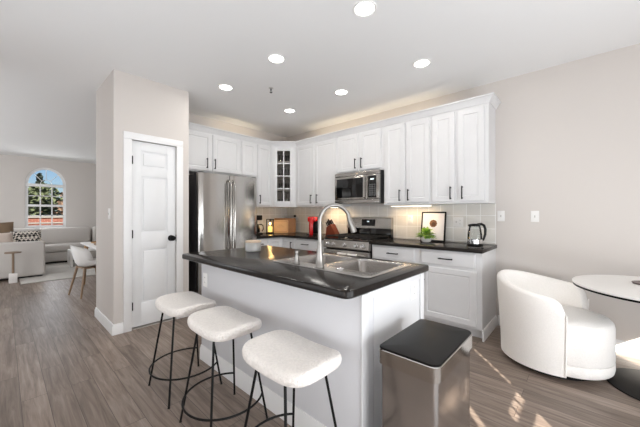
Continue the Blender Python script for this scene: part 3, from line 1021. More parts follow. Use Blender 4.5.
# open topped cabinet box so that the sink bowls have room
x0, x1 = BX0 + 0.116, BX1
m.box(x0, BY0, 0.0, x1, BY0 + 0.02, IZ - 0.042)
m.box(x0, BY1 - 0.02, 0.0, x1, BY1, IZ - 0.042)
m.box(x1 - 0.02, BY0 + 0.02, 0.10, x1, BY1 - 0.02, IZ - 0.042)
m.box(x0, BY0 + 0.02, 0.08, x1 - 0.06, BY1 - 0.02, 0.10)
m.box(x0, BY0 + 0.02, 0.0, x1 - 0.07, BY1 - 0.02, 0.08)
m.build('cabinet_box', M['cab'], isl)
ys = [0.83, 1.27, 1.71, 2.06, 2.44]
for a, b in zip(ys, ys[1:]):
    m = MB()
    panel_front(m, a + 0.01, b - 0.01, 0.125, 0.845, -BX1)
    m.xf(Matrix.Rotation(pi / 2, 4, 'Z'))
    d = m.build('door', M['cab'], isl)
    m = MB()
    m.box(BX1 + 0.044, b - 0.05, 0.66, BX1 + 0.054, b - 0.039, 0.79, 0.002)
    for z in (0.675, 0.775): m.box(BX1 + 0.018, b - 0.05, z - 0.005, BX1 + 0.046, b - 0.039, z + 0.005)
    m.build('handle', M['black'], d)
m = MB()
prof = [(0.0, 0.0), (0.015, 0.0), (0.015, 0.09), (0.009, 0.105), (0.006, 0.12), (0.0, 0.12)]
sweep(m, [(BX1 - 0.08, BY0), (BX0, BY0), (BX0, BY1)], prof, 1)
bbo = m.build('baseboard', M['trim'], isl, smooth=30)
m = MB()
m.box(BX0 - 0.006, BY0 - 0.012, 0.12, BX0 + 0.05, BY0, IZ - 0.042, 0.003)
m.box(BX0 + 0.05, BY0 - 0.006, IZ - 0.075, BX1 - 0.05, BY0, IZ - 0.042, 0.002)
m.box(BX1 - 0.05, BY0 - 0.012, 0.12, BX1, BY0, IZ - 0.042, 0.003)
m.build('end_trim', M['cab'], isl)

# worktop with sink cut out
SX0, SX1, SY0, SY1 = 1.325, 1.875, 0.862, 1.705
hole = rrect(SX0 + 0.02, SY0 + 0.02, SX1 - 0.02, SY1 - 0.02, 0.03)
def wt_loop(i, z):
    r = (0.05, 0.022, 0.03, 0.05)
    return [(p[0], p[1], z) for p in rrect(IX0 + i, IY0 + i, IX1 - i, IY1 - i, tuple(max(0.004, q - i) for q in r))]
m = MB()
zt, zb = IZ, IZ - 0.040
m.fill([wt_loop(0.007, zt), [(p[0], p[1], zt) for p in hole]])
m.loft([wt_loop(0.007, zt), wt_loop(0.002, zt - 0.003), wt_loop(0.0, zt - 0.008), wt_loop(0.0, zb + 0.006), wt_loop(0.005, zb)], False, False)
m.fill([wt_loop(0.005, zb), [(p[0], p[1], zb) for p in hole]])
m.loft([[(p[0], p[1], zt) for p in hole], [(p[0], p[1], zb) for p in hole]], False, False)
tag(m.build('worktop', M['counter'], weld=1e-5), 'dark island worktop with rounded corners holding the sink', 'worktop')

# sink
sk = thing('kitchen_sink', 'stainless double bowl drop in sink in the island worktop', 'sink', (0, 0, 0))
zr = IZ + 0.006
b1 = (SX0 + 0.105, SY0 + 0.035, SX1 - 0.035, (SY0 + SY1) / 2 - 0.018)
b2 = (SX0 + 0.105, (SY0 + SY1) / 2 + 0.018, SX1 - 0.035, SY1 - 0.035)
def lp(r, i, rad, z): return [(p[0], p[1], z) for p in rrect(r[0] + i, r[1] + i, r[2] - i, r[3] - i, rad)]
full = (SX0, SY0, SX1, SY1)
m = MB()
m.loft([lp(full, 0.0, 0.035, IZ + 0.0005), lp(full, 0.003, 0.033, zr - 0.001), lp(full, 0.008, 0.03, zr)], False, False)
m.fill([lp(full, 0.008, 0.03, zr), lp(b1, 0, 0.06, zr), lp(b2, 0, 0.06, zr)])
rim = m.build('rim', M['sink'], sk, weld=1e-5)
for b in (b1, b2):
    m = MB()
    m.loft([lp(b, 0.0, 0.06, zr), lp(b, 0.004, 0.058, zr - 0.003), lp(b, 0.008, 0.056, zr - 0.015), lp(b, 0.018, 0.05, zr - 0.15), lp(b, 0.03, 0.045, zr - 0.172), lp(b, 0.05, 0.03, zr - 0.178)], False, True)
    bo = m.build('bowl', M['sink'], sk, smooth=60)
    cxb, cyb = (b[0] + b[2]) / 2, (b[1] + b[3]) / 2
    MB().lathe([(0.042, 0.0), (0.042, 0.003), (0.03, 0.003), (0.026, 0.001), (0.0, 0.001)], (cxb, cyb, zr - 0.1775), 20).build('drain', M['chrome'], bo)
MB().lathe([(0.022, 0), (0.022, 0.006), (0.017, 0.009), (0, 0.009)], (1.40, 1.115, zr), 18).build('hole_cover', M['chrome'], sk)

# faucet
fa = thing('kitchen_faucet', 'tall brushed nickel gooseneck faucet behind the sink', 'faucet', (1.378, 1.265, zr))
m = MB()
m.lathe([(0.030, 0.0), (0.030, 0.006), (0.027, 0.012), (0.024, 0.05), (0.019, 0.10), (0.016, 0.15), (0.0145, 0.16)], n=24)
m.build('base', M['nickel'], fa)
dx, dy = 0.78, -0.625
Rr = 0.098
ztop = 0.295
pts = [(0, 0, 0.15), (0, 0, 0.22)]
for k in range(0, 13):
    a = pi - (pi * 0.93) * k / 12
    u = Rr + Rr * cos(a)
    pts.append((dx * u, dy * u, ztop + Rr * 1.04 * sin(a)))
u_end = Rr + Rr * cos(pi - pi * 0.93)
m = MB()
m.tube(pts, 0.0125, 14)
m.build('neck', M['nickel'], fa)
pe = Vector(pts[-1])
dirn = (Vector(pts[-1]) - Vector(pts[-2])).normalized()
m = MB()
m.tube([pe - dirn * 0.005, pe + dirn * 0.02, pe + dirn * 0.075, pe + dirn * 0.10, pe + dirn * 0.104], [0.0135, 0.0165, 0.019, 0.0205, 0.016], 16)
m.build('spray_head', M['nickel'], fa)
m = MB()
m.tube([(0.015, 0.018, 0.075), (0.028, 0.035, 0.085), (0.05, 0.075, 0.10)], [0.010, 0.008, 0.006], 10)
m.build('lever', M['nickel'], fa)
# soap dispenser
sd_ = thing('soap_dispenser', 'short brushed nickel soap dispenser left of the faucet', 'soap dispenser', (1.352, 1.452, zr))
MB().lathe([(0.021, 0.0), (0.021, 0.008), (0.016, 0.014), (0.0135, 0.06), (0.0, 0.06)], n=18).build('base', M['nickel'], sd_)
m = MB()
m.lathe([(0.009, 0.058), (0.009, 0.07), (0.014, 0.074), (0.014, 0.088), (0.0, 0.09)], n=16)
m.tube([(0, 0, 0.081), (0.02, 0.012, 0.083), (0.05, 0.03, 0.078)], [0.006, 0.006, 0.005], 8)
m.build('pump', M['nickel'], sd_)
# jar candle
cj = thing('candle_jar', 'silver candle jar with pale wooden lid on the island', 'candle', (1.575, 2.285, IZ))
MB().lathe([(0.066, 0.0), (0.071, 0.004), (0.072, 0.075), (0.069, 0.08), (0.0, 0.08)], n=32).build('jar', M['candle_metal'], cj)
MB().lathe([(0.071, 0.0805), (0.072, 0.083), (0.072, 0.094), (0.069, 0.097), (0.0, 0.097)], n=32).build('lid', M['candle_rim'], cj)

# ------------------------------------------------------------------ outlets and switches
def plate(name, label, cat, loc, rz, kind, group, double=False):
    t = thing(name, label, cat, loc, rz, group)
    hw_ = 0.057 if double else 0.0355
    MB().box(-hw_, -0.006, -0.058, hw_, 0.0, 0.058, 0.003).build('cover_plate', M['white'], t)
    xs = (-0.023, 0.023) if double else (0.0,)
    for i, x in enumerate(xs):
        kd = kind if isinstance(kind, str) else kind[i]
        if kd == 'switch':
            MB().box(x - 0.005, -0.012, -0.012, x + 0.005, -0.005, 0.012, 0.002).build('toggle', M['light_grey'], t)
        elif kd == 'outlet':
            for z in (-0.02, 0.02):
                o = MB().box(x - 0.014, -0.0075, z - 0.014, x + 0.014, -0.005, z + 0.014, 0.001).build('socket', M['white'], t)
                m = MB()
                for s in (-0.005, 0.005): m.box(x + s - 0.001, -0.0082, z - 0.004, x + s + 0.001, -0.007, z + 0.005)
                m.build('slots', M['slot'], o)
        else:
            MB().box(x - 0.017, -0.0085, -0.033, x + 0.017, -0.005, 0.033, 0.0015).build('rocker', M['white'], t)
    return t
OG = 'white electrical outlets'
plate('light_switch', 'white toggle switch plate on the wall just beyond backsplash', 'light switch', (XR, 0.707, 1.225), RW, 'switch', 'white wall switches')
plate('light_switch', 'white toggle switch plate on open wall above barrel chair', 'light switch', (XR, 0.40, 1.222), RW, 'switch', 'white wall switches')
plate('light_switch', 'white toggle switch plate on pantry side wall', 'light switch', (PX0, 3.765, 1.25), RW, 'switch', 'white wall switches')
plate('wall_outlet', 'white outlet on backsplash between range and framed print', 'outlet', (XR - 0.008, 1.775, 1.175), RW, 'outlet', OG)
plate('wall_outlet', 'wide white switch and outlet plate on backsplash beside kettle', 'outlet', (XR - 0.008, 1.155, 1.15), RW, ('switch', 'outlet'), OG, True)
plate('wall_outlet', 'white outlet on backsplash beside the cutting boards', 'outlet', (XR - 0.008, 4.03, 1.18), RW, 'outlet', OG)
plate('wall_outlet', 'white outlet on island side facing the stools', 'outlet', (BX0, 2.385, 0.69), RW, 'outlet', OG)
plate('wall_outlet', 'white outlet on island end above trash can', 'outlet', (1.735, BY0, 0.775), 0, 'outlet', OG)

# ------------------------------------------------------------------ things on the wall worktops
# electric kettle
kt = thing('electric_kettle', 'glass electric kettle with black handle on worktop end', 'kettle', (3.50, 0.905, CT), R(-42))
MB().lathe([(0.078, 0.0), (0.080, 0.004), (0.080, 0.018), (0.074, 0.022), (0.0, 0.022)], n=28).build('power_base', M['black_plastic'], kt)
MB().lathe([(0.072, 0.023), (0.076, 0.028), (0.075, 0.07), (0.070, 0.075), (0.0, 0.075)], n=28).build('steel_bottom', M['chrome'], kt)
MB().lathe([(0.074, 0.075), (0.070, 0.13), (0.060, 0.19), (0.054, 0.215), (0.052, 0.215), (0.058, 0.188), (0.067, 0.13), (0.071, 0.077)], n=28, cap0=False, cap1=False).build('jug', M['glass'], kt)
m = MB()
m.lathe([(0.056, 0.213), (0.057, 0.225), (0.046, 0.236), (0.02, 0.242), (0.0, 0.242)], n=24)
m.tube([(-0.05, 0, 0.218), (-0.075, 0, 0.226)], [0.02, 0.008], 10)
m.build('lid', M['black_plastic'], kt)
m = MB()
m.tube([(0.03, 0, 0.232), (0.075, 0, 0.238), (0.108, 0, 0.222), (0.124, 0, 0.18), (0.122, 0, 0.125), (0.105, 0, 0.075), (0.078, 0, 0.045)], [0.013, 0.014, 0.014, 0.0135, 0.013, 0.012, 0.011], 12)
m.build('handle', M['black_plastic'], kt)

# framed print leaning on the tile
pf = thing('picture_frame', 'black framed print of a brown round motif leaning on backsplash', 'picture', (3.70, 1.445, CT + 0.001), RW)
tilt = Matrix.Rotation(R(-8), 4, 'X')
fw_, fh_ = 0.155, 0.375
def tl(m): return m.xf(tilt)
m = MB()
for (x0, x1, z0, z1) in ((-fw_, -fw_ + 0.016, 0, fh_), (fw_ - 0.016, fw_, 0, fh_), (-fw_, fw_, 0, 0.016), (-fw_, fw_, fh_ - 0.016, fh_)):
    m.box(x0, -0.02, z0, x1, 0.0, z1, 0.002)
tl(m).build('frame', M['black'], pf)
ma = tl(MB().box(-fw_ + 0.014, -0.012, 0.014, fw_ - 0.014, -0.004, fh_ - 0.014)).build('mat_board', M['paper'], pf)
m = MB()
m.lathe([(0.0, -0.001), (0.046, -0.001), (0.047, 0.0)], (0.0, -0.012, 0.225), 24, 'y')
tl(m).build('print', M['art_brown'], ma)
m = MB()
m.lathe([(0.0, -0.0016), (0.026, -0.0016), (0.027, 0.0)], (0.003, -0.0125, 0.217), 20, 'y')
for k in range(12):
    a = 2 * pi * k / 12
    m.tube([(0.028 * cos(a), -0.0135, 0.225 + 0.028 * sin(a)), (0.05 * cos(a), -0.0135, 0.225 + 0.05 * sin(a))], [0.005, 0.002], 6)
tl(m).build('print_detail', M['art_dark'], ma)

# potted plant
pp = thing('potted_plant', 'small leafy plant in round white pot before framed print', 'plant', (3.52, 1.455, CT))
MB().lathe([(0.034, 0.0), (0.048, 0.006), (0.064, 0.032), (0.066, 0.052), (0.058, 0.072), (0.054, 0.072), (0.058, 0.054), (0.0, 0.054)], n=26).build('pot', M['ceramic'], pp)
def leaves(seed, n_, mat_, name):
    rnd = random.Random(seed)
    m = MB()
    for k in range(n_):
        az = rnd.uniform(0, 2 * pi)
        el = rnd.uniform(0.1, 1.4)
        L = rnd.uniform(0.05, 0.105)
        base = Vector((0, 0, 0.055))
        dr = Vector((cos(az) * cos(el), sin(az) * cos(el), sin(el)))
        tip = base + dr * L
        side = dr.cross(Vector((0, 0, 1))).normalized()
        nr = side.cross(dr).normalized()
        m.tube([base, tip], 0.0012, 5)
        a = tip
        s = rnd.uniform(0.022, 0.036)
        d2 = (dr + Vector((0, 0, -0.5))).normalized()
        pts_l = [a - d2 * s * 0.6, a + side * s * 0.62 + nr * 0.003, a + side * s * 0.45 + d2 * s * 0.7, a + d2 * s * 1.3 - nr * 0.004, a - side * s * 0.45 + d2 * s * 0.7, a - side * s * 0.62 + nr * 0.003]
        m.loft([[p for p in pts_l], [p + nr * 0.0015 for p in pts_l]])
    return m.build(name, mat_, pp)
leaves(3, 90, M['leaf'], 'foliage')
leaves(9, 44, M['leaf_dark'], 'foliage')

# knife block
kb = thing('knife_block', 'reddish wooden knife block full of knives left of range', 'knife block', (3.52, 2.955, CT), RW)
blk = [(-0.10, 0.0), (0.09, 0.0), (0.10, 0.03), (0.0, 0.185), (-0.085, 0.135)]
m = MB()
m.loft([[(x, y, z) for x, z in blk] for y in (-0.055, 0.055)])
m.build('block', M['cherry'], kb)
dv = Vector((-0.54, 0, 0.84)).normalized()
for i in range(3):
    for j in range(3):
        px_ = -0.067 + 0.03 * i
        pz_ = 0.142 + 0.0185 * i
        yy = -0.034 + 0.034 * j
        b0 = Vector((px_, yy, pz_))
        L = 0.075 + 0.012 * ((i + j) % 3)
        tk = thing('kitchen_knife', 'black handled knife in knife block', 'knife', kb.location, RW, 'knives in the wooden knife block')
        tk['label'] = 'black handled knife at the %s of the %s row in knife block' % (('front', 'centre', 'rear')[j], ('lowest', 'middle', 'highest')[i])
        MB().cyl(b0 - dv * 0.04, b0 + dv * 0.012, 0.004, n=8).build('blade', M['chrome'], tk)
        MB().tube([b0 + dv * 0.012, b0 + dv * 0.03, b0 + dv * L, b0 + dv * (L + 0.006)], [0.0075, 0.009, 0.0105, 0.007], 10).build('grip', M['black_plastic'], tk)

# red single serve coffee maker
cm = thing('coffee_maker', 'red and black single serve coffee maker left of knife block', 'coffee maker', (3.47, 3.335, CT), R(-62))
MB().box(-0.085, -0.10, 0.0, 0.085, 0.14, 0.02, 0.006).build('base', M['black_plastic'], cm)
MB().box(-0.082, 0.02, 0.02, 0.082, 0.14, 0.27, 0.012).build('body', M['black_plastic'], cm)
m = MB()
m.box(-0.07, -0.105, 0.215, 0.07, 0.10, 0.305, 0.025, 3)
m.lathe([(0.022, -0.03), (0.022, 0.0)], (0, -0.055, 0.215), 14)
m.build('brew_head', M['red'], cm)
m = MB()
m.box(-0.03, -0.125, 0.0, 0.03, -0.10, 0.28, 0.011, 3)
m.build('red_front_panel', M['red'], cm)
MB().box(0.088, -0.03, 0.03, 0.12, 0.12, 0.25, 0.01).build('water_tank', M['glass'], cm)
# cutting boards leaning into the corner
def board(name, label, px, py, wd, ht, th, material, ang, groove):
    t = thing(name, label, 'cutting board', (px, py, CT + 0.001), ang, 'cutting boards in the corner')
    tm = Matrix.Rotation(R(-9), 4, 'X')
    m = MB()
    o_ = [(p[0], 0, p[1]) for p in rrect(-wd / 2, 0, wd / 2, ht, 0.02)]
    m.loft([[(p[0], 0.0, p[2]) for p in o_], [(p[0], -th, p[2]) for p in o_]])
    b = m.xf(tm).build('board', material, t)
    if groove:
        m = MB()
        a = rrect(-wd / 2 + 0.02, 0.02, wd / 2 - 0.02, ht - 0.02, 0.02)
        m.tube([(p[0], -th + 0.001, p[1]) for p in a], 0.0035, 6, True)
        m.xf(tm).build('juice_groove', M['bamboo_dark'], b)
        m = MB()
        for k in range(4):
            m.tube([(-0.07 + 0.012 * k, -th, 0.105 + 0.012 * k), (0.0, -th, 0.10 + 0.016 * k), (0.07 - 0.012 * k, -th, 0.105 + 0.012 * k)], 0.0012, 5)
        m.xf(tm).build('engraving', M['bamboo_dark'], b)
    return t
board('cutting_board', 'large honey coloured cutting board behind the pale one', 3.52, 4.105, 0.40, 0.265, 0.02, M['bamboo_dark'], R(-45), False)
board('cutting_board', 'pale cutting board with groove beside glowing lantern', 3.425, 4.11, 0.275, 0.232, 0.018, M['bamboo'], R(-43), True)
# lantern
ln = thing('lantern', 'black wire lantern glowing amber left of cutting boards', 'lantern', (3.165, 4.085, CT), R(-40))
m = MB()
hwl, hl = 0.06, 0.255
for sx in (-1, 1):
    for sy in (-1, 1):
        m.box(sx * hwl - 0.004, sy * hwl - 0.004, 0.0, sx * hwl + 0.004, sy * hwl + 0.004, hl)
for z in (0.004, hl - 0.004):
    for s in (-1, 1):
        m.box(-hwl - 0.004, s * hwl - 0.004, z - 0.004, hwl + 0.004, s * hwl + 0.004, z + 0.004)
        m.box(s * hwl - 0.004, -hwl - 0.004, z - 0.004, s * hwl + 0.004, hwl + 0.004, z + 0.004)
m.build('frame', M['black'], ln)
MB().lathe([(0.04, 0.0), (0.045, 0.004), (0.045, 0.03), (0.0, 0.03)], n=20).build('candle_dish', M['black'], ln)
MB().lathe([(0.036, 0.03), (0.038, 0.035), (0.038, 0.125), (0.0, 0.125)], n=20).build('candle', M['glow_glass'], ln)
MB().ball((0, 0, 0.175), (0.018, 0.018, 0.026), 12, 8).build('bulb', M['bulb'], ln)
MB().lathe([(0.012, 0.20), (0.014, 0.235), (0.02, 0.25), (0.0, 0.252)], n=14).build('socket', M['black'], ln)
pl_ = bpy.data.lights.new('lantern_light', 'POINT')
pl_.energy = 1.0
pl_.color = (1, 0.62, 0.25)
pl_.shadow_soft_size = 0.05
plo = bpy.data.objects.new('lantern_light', pl_)
COL.objects.link(plo)
plo.location = (3.165 - 0.03, 4.085 - 0.055, CT + 0.16)
# black drip coffee machine half hidden by the refrigerator
dc = thing('drip_coffee_machine', 'black drip coffee machine half hidden behind refrigerator edge', 'coffee machine', (2.86, 4.12, CT))
MB().box(-0.09, -0.12, 0.0, 0.09, 0.12, 0.03, 0.008).build('base', M['black_plastic'], dc)
MB().box(-0.09, 0.03, 0.03, 0.09, 0.12, 0.24, 0.008).build('tower', M['black_plastic'], dc)
MB().box(-0.09, -0.11, 0.24, 0.09, 0.12, 0.325, 0.012).build('brew_head', M['black_plastic'], dc)
MB().lathe([(0.055, 0.032), (0.068, 0.05), (0.07, 0.10), (0.05, 0.16), (0.05, 0.175), (0.0, 0.175)], (0, -0.045, 0), 22).build('carafe', M['black_glass'], dc)
m = MB()
m.tube([(0.045, -0.075, 0.165), (0.075, -0.095, 0.172), (0.098, -0.11, 0.15), (0.103, -0.112, 0.09), (0.085, -0.10, 0.055)], 0.009, 10)
m.build('carafe_handle', M['black_plastic'], dc)
# plugged-in adapter beside the boards
m = MB()
m.box(XR - 0.05, 4.05, 1.185, XR - 0.017, 4.085, 1.225, 0.004)
m.tube([(XR - 0.035, 4.068, 1.186), (XR - 0.035, 4.075, 1.12), (XR - 0.03, 4.09, 1.0), (XR - 0.03, 4.10, CT + 0.01)], 0.0025, 6)
tag(m.build('power_plug', M['black_plastic']), 'black plug and cord in outlet beside cutting boards', 'plug')

# under cabinet light strips
def strip(label, y0, y1, x):
    t = thing('under_cabinet_light', label, 'light fixture', (x, (y0 + y1) / 2, UZ), RW, 'slim lights under the wall cabinets')
    L = (y1 - y0) / 2
    MB().box(-L, -0.03, -0.016, L, 0.03, -0.0005, 0.003).build('housing', M['white'], t)
    MB().box(-L + 0.01, -0.024, -0.0185, L - 0.01, 0.024, -0.0155).build('diffuser', M['strip_light'], t)
    a = area('under_cabinet_glow', (x, (y0 + y1) / 2, UZ - 0.022), (0, 0, -1), 2 * L - 0.02, 0.045, 1.1, (1.0, 0.66, 0.34))
    a.rotation_euler = (0, 0, pi / 2)
strip('slim lit strip under wall cabinet right of microwave', 1.42, 1.97, 3.60)
strip('slim lit strip under wall cabinet left of microwave', 2.85, 3.22, 3.60)
# hidden area lights, added to put a warm glow on the wall above
for (x, y, d) in ((3.56, 2.55, (1, 0, 0.55)), (3.56, 1.72, (1, 0, 0.55)), (3.56, 3.2, (1, 0, 0.55)), (2.62, 4.14, (0, 1, 0.55))):
    area('cabinet_top_glow', (x, y, 2.52), d, 0.75, 0.05, 0.36, (1.0, 0.82, 0.55))

# ------------------------------------------------------------------ ceiling lights and sprinkler
names = {(1.78, 1.19): 'round recessed ceiling light nearest, directly over the island stools',
         (1.78, 2.20): 'round recessed ceiling light over far end of island',
         (1.78, 3.14): 'round recessed ceiling light near the pantry and refrigerator',
         (2.81, 1.205): 'round recessed ceiling light closest to right end cabinet',
         (2.81, 2.22): 'round recessed ceiling light in front of microwave cabinet',
         (2.81, 3.17): 'round recessed ceiling light nearest the glass corner cabinet'}
proto = None
for (x, y), lab in names.items():
    if proto is None:
        proto = thing('recessed_light', lab, 'ceiling light', (x, y, H), 0, 'recessed kitchen ceiling lights')
        MB().lathe([(0.088, 0.0), (0.088, -0.004), (0.083, -0.008), (0.072, -0.006), (0.068, -0.002)], n=36, cap0=False, cap1=False).build('trim_ring', M['white'], proto)
        MB().lathe([(0.070, -0.0015), (0.0705, -0.0035), (0.0, -0.0045)], n=36).build('diffuser', M['can_light'], proto)
    else:
        dup(proto, (x, y, H), 0, lab)
    l = bpy.data.lights.new('can_light', 'AREA')
    l.shape = 'DISK'
    l.size = 0.13
    l.energy = 2.6
    l.color = (1.0, 0.96, 0.90)
    o = bpy.data.objects.new('can_light', l)
    COL.objects.link(o)
    o.location = (x, y, H - 0.012)
sp_ = thing('fire_sprinkler', 'small dark sprinkler head on the kitchen ceiling', 'sprinkler', (2.155, 2.764, H))
MB().lathe([(0.028, 0.0), (0.028, -0.004), (0.012, -0.008), (0.0, -0.008)], n=20).build('escutcheon', M['light_grey'], sp_)
m = MB()
m.cyl((0, 0, -0.008), (0, 0, -0.03), 0.007)
for s in (-1, 1): m.tube([(s * 0.006, 0, -0.025), (s * 0.013, 0, -0.038), (s * 0.004, 0, -0.052)], 0.002, 6)
m.lathe([(0.016, -0.052), (0.016, -0.055), (0.0, -0.055)], n=14)
m.build('head', M['black'], sp_)

# ------------------------------------------------------------------ bar stools
def sgn(v): return -1.0 if v < 0 else 1.0
def make_stool(label, loc):
    t = thing('bar_stool', label, 'stool', loc, 0, 'cream counter stools along the island')
    hx, hy = 0.160, 0.225
    def outline(s, k=40):
        out = []
        for i in range(k):
            a = 2 * pi * i / k
            x = sgn(cos(a)) * abs(cos(a)) ** 0.5 * hx * s
            y = sgn(sin(a)) * abs(sin(a)) ** 0.42 * hy * s
            out.append((x, y))
        return out
    def zt(x, y): return 0.618 + 0.022 * (y / hy) ** 2 - 0.006 * (x / hx) ** 2
    def zbm(x, y): return 0.558 + 0.014 * (y / hy) ** 2
    rings = []
    for s, f in ((0.02, 1), (0.45, 1), (0.75, 1), (0.90, 0.97), (0.965, 0.88), (0.99, 0.72), (1.0, 0.5), (0.99, 0.28), (0.965, 0.12), (0.9, 0.03), (0.75, 0.0), (0.4, 0.0), (0.02, 0.0)):
        rings.append([(x, y, zbm(x, y) + (zt(x, y) - zbm(x, y)) * f) for x, y in outline(s)])
    MB().loft(rings).build('seat', M['boucle'], t, smooth=80)
    Lr = 0.0065
    for sx in (-1, 1):
        for sy in (-1, 1):
            m = MB()
            top = Vector((sx * 0.115, sy * 0.095, 0.572))
            bot = Vector((sx * 0.182, sy * 0.185, 0.004))
            m.tube([top, bot], Lr, 10)
            m.cyl(bot, (bot.x, bot.y, 0.0), 0.008, n=10)
            m.build('leg', M['black'], t)
    m = MB()
    m.box(-0.125, -0.11, 0.560, 0.125, 0.11, 0.567)
    m.build('seat_plate', M['black'], t)
    # foot ring: circle through the four legs, open at the island side
    z = 0.165
    f = (0.578 - z) / 0.574
    lx, ly = 0.115 + 0.067 * f, 0.095 + 0.09 * f
    rr_ = math.hypot(lx, ly)
    a0 = math.atan2(ly, lx)
    pts = [(rr_ * cos(a0 + (2 * pi - 2 * a0) * k / 40), rr_ * sin(a0 + (2 * pi - 2 * a0) * k / 40), z) for k in range(41)]
    MB().tube(pts, 0.006, 8).build('foot_ring', M['black'], t)
    return t
st1 = make_stool('cream boucle counter stool nearest the pantry door', (0.905, 2.165, 0))
dup(st1, (0.905, 1.615, 0), 0, 'cream boucle counter stool in the middle of the three')
dup(st1, (0.905, 1.015, 0), 0, 'cream boucle counter stool nearest the trash can')

# ------------------------------------------------------------------ trash can
tx0, tx1, ty0, ty1, tz = 1.140, 1.622, 0.426, 0.702, 0.648
tc_ = thing('trash_can', 'rectangular stainless trash can with black lid at island end', 'trash can', ((tx0 + tx1) / 2, (ty0 + ty1) / 2, 0))
a_, b_ = (tx1 - tx0) / 2, (ty1 - ty0) / 2
def tl_(i, z, rad=0.035):
    out = []
    for p in rrect(-a_ + i, -b_ + i, a_ - i, b_ - i, max(0.005, rad - i), 6):
        # the front bows out gently
        bow = 0.012 * (1 - (p[0] / a_) ** 2) if p[1] < 0 else 0
        out.append((p[0], p[1] - bow, z))
    return out
MB().loft([tl_(0.006, 0.0), tl_(0.004, 0.03)]).build('foot', M['black_plastic'], tc_)
MB().loft([tl_(0.011, 0.03), tl_(0.011, tz - 0.066)], True, True).build('body', M['steel_can'], tc_)
MB().loft([tl_(0.0, tz - 0.065), tl_(0.0, tz - 0.004), tl_(0.003, tz - 0.001), tl_(0.007, tz - 0.001)], True, True).build('rim_band', M['steel'], tc_)
MB().loft([tl_(0.003, tz - 0.004), tl_(0.003, tz + 0.003), tl_(0.006, tz + 0.007), tl_(0.03, tz + 0.009), tl_(0.10, tz + 0.010)], True, True).build('lid', mat('black_lid_plastic', rgb(18, 16, 15), 0.32, spec=0.14), tc_)

# ------------------------------------------------------------------ barrel chair
bc = thing('barrel_chair', 'ivory boucle swivel barrel chair beside round table', 'chair', (3.135, 0.222, 0), 0)
FA = R(-100)     # facing direction
def smooth01(x):
    x = max(0.0, min(1.0, x))
    return x * x * (3 - 2 * x)
span = R(118)
def shell_h(u):   # u: 0 at back, 1 at arm end
    return 0.720 - 0.095 * smooth01(u / 0.95)
ns = 56
rings = []
for k in range(ns + 1):
    q = -1 + 2 * k / ns
    ang = FA + pi + span * q
    u = abs(q)
    hh = shell_h(u)
    # rounded upper front corner of each arm
    e = (1 - u) * span * 0.42
    rc = 0.13
    if e < rc: hh -= rc - math.sqrt(max(0.0, rc * rc - (rc - e) ** 2))
    rb, rt = 0.36, 0.394
    th = 0.065
    def P(r, z): return (r * cos(ang), r * sin(ang), z)
    def rad(z): return rb + (rt - rb) * smooth01((z - 0.04) / 0.75)
    prof = []
    zs = [0.045 + (hh - 0.03 - 0.045) * j / 8 for j in range(9)]
    for z in zs: prof.append(P(rad(z), z))
    ro = rad(hh)
    for a in (35, 65, 90, 115, 145):
        prof.append(P(ro - th / 2 + (th / 2) * cos(R(a)), hh - 0.03 + 0.03 * sin(R(a))))
    for z in reversed(zs): prof.append(P(rad(z) - th, z))
    rings.append(prof)
MB().loft(rings).build('shell', M['boucle_fine'], bc, smooth=60)
# piping at the outer front edges of the arms
for q in (-1, 1):
    m = MB()
    ang = FA + pi + span * q * 0.995
    top = shell_h(1) - 0.115
    m.tube([((0.36 + 0.034 * smooth01((z - 0.04) / 0.75) + 0.003) * cos(ang), (0.36 + 0.034 * smooth01((z - 0.04) / 0.75) + 0.003) * sin(ang), z) for z in [0.05 + (top - 0.05) * j / 8 for j in range(9)]], 0.005, 8)
    m.build('piping', M['boucle_fine'], bc)
# seat: round drum cushion filling the shell and reaching forward
def seat_ring(s, z, off=0.035):
    out = []
    for i in range(48):
        a = 2 * pi * i / 48
        r = 0.314
        ca = cos(a)
        # front half pushed forward
        fwd = 0.036 * max(0.0, ca)
        x, y = (r * ca + fwd) * s, r * sin(a) * s
        if ca > 0: y *= 1 + 0.06 * ca
        X, Y = x + off, y
        out.append((X * cos(FA) - Y * sin(FA), X * sin(FA) + Y * cos(FA), z))
    return out
MB().loft([seat_ring(0.96, 0.045), seat_ring(0.985, 0.055), seat_ring(1.0, 0.08), seat_ring(1.0, 0.125), seat_ring(0.992, 0.13)]).build('seat_base', M['boucle_fine'], bc, smooth=50)
MB().loft([seat_ring(0.985, 0.132), seat_ring(1.0, 0.142), seat_ring(1.0, 0.385), seat_ring(0.985, 0.415), seat_ring(0.94, 0.432), seat_ring(0.7, 0.445), seat_ring(0.3, 0.45)]).build('seat_cushion', M['boucle_fine'], bc, smooth=60)
MB().lathe([(0.285, 0.0), (0.295, 0.006), (0.295, 0.048), (0.0, 0.048)], n=40).build('swivel_base', M['black'], bc)

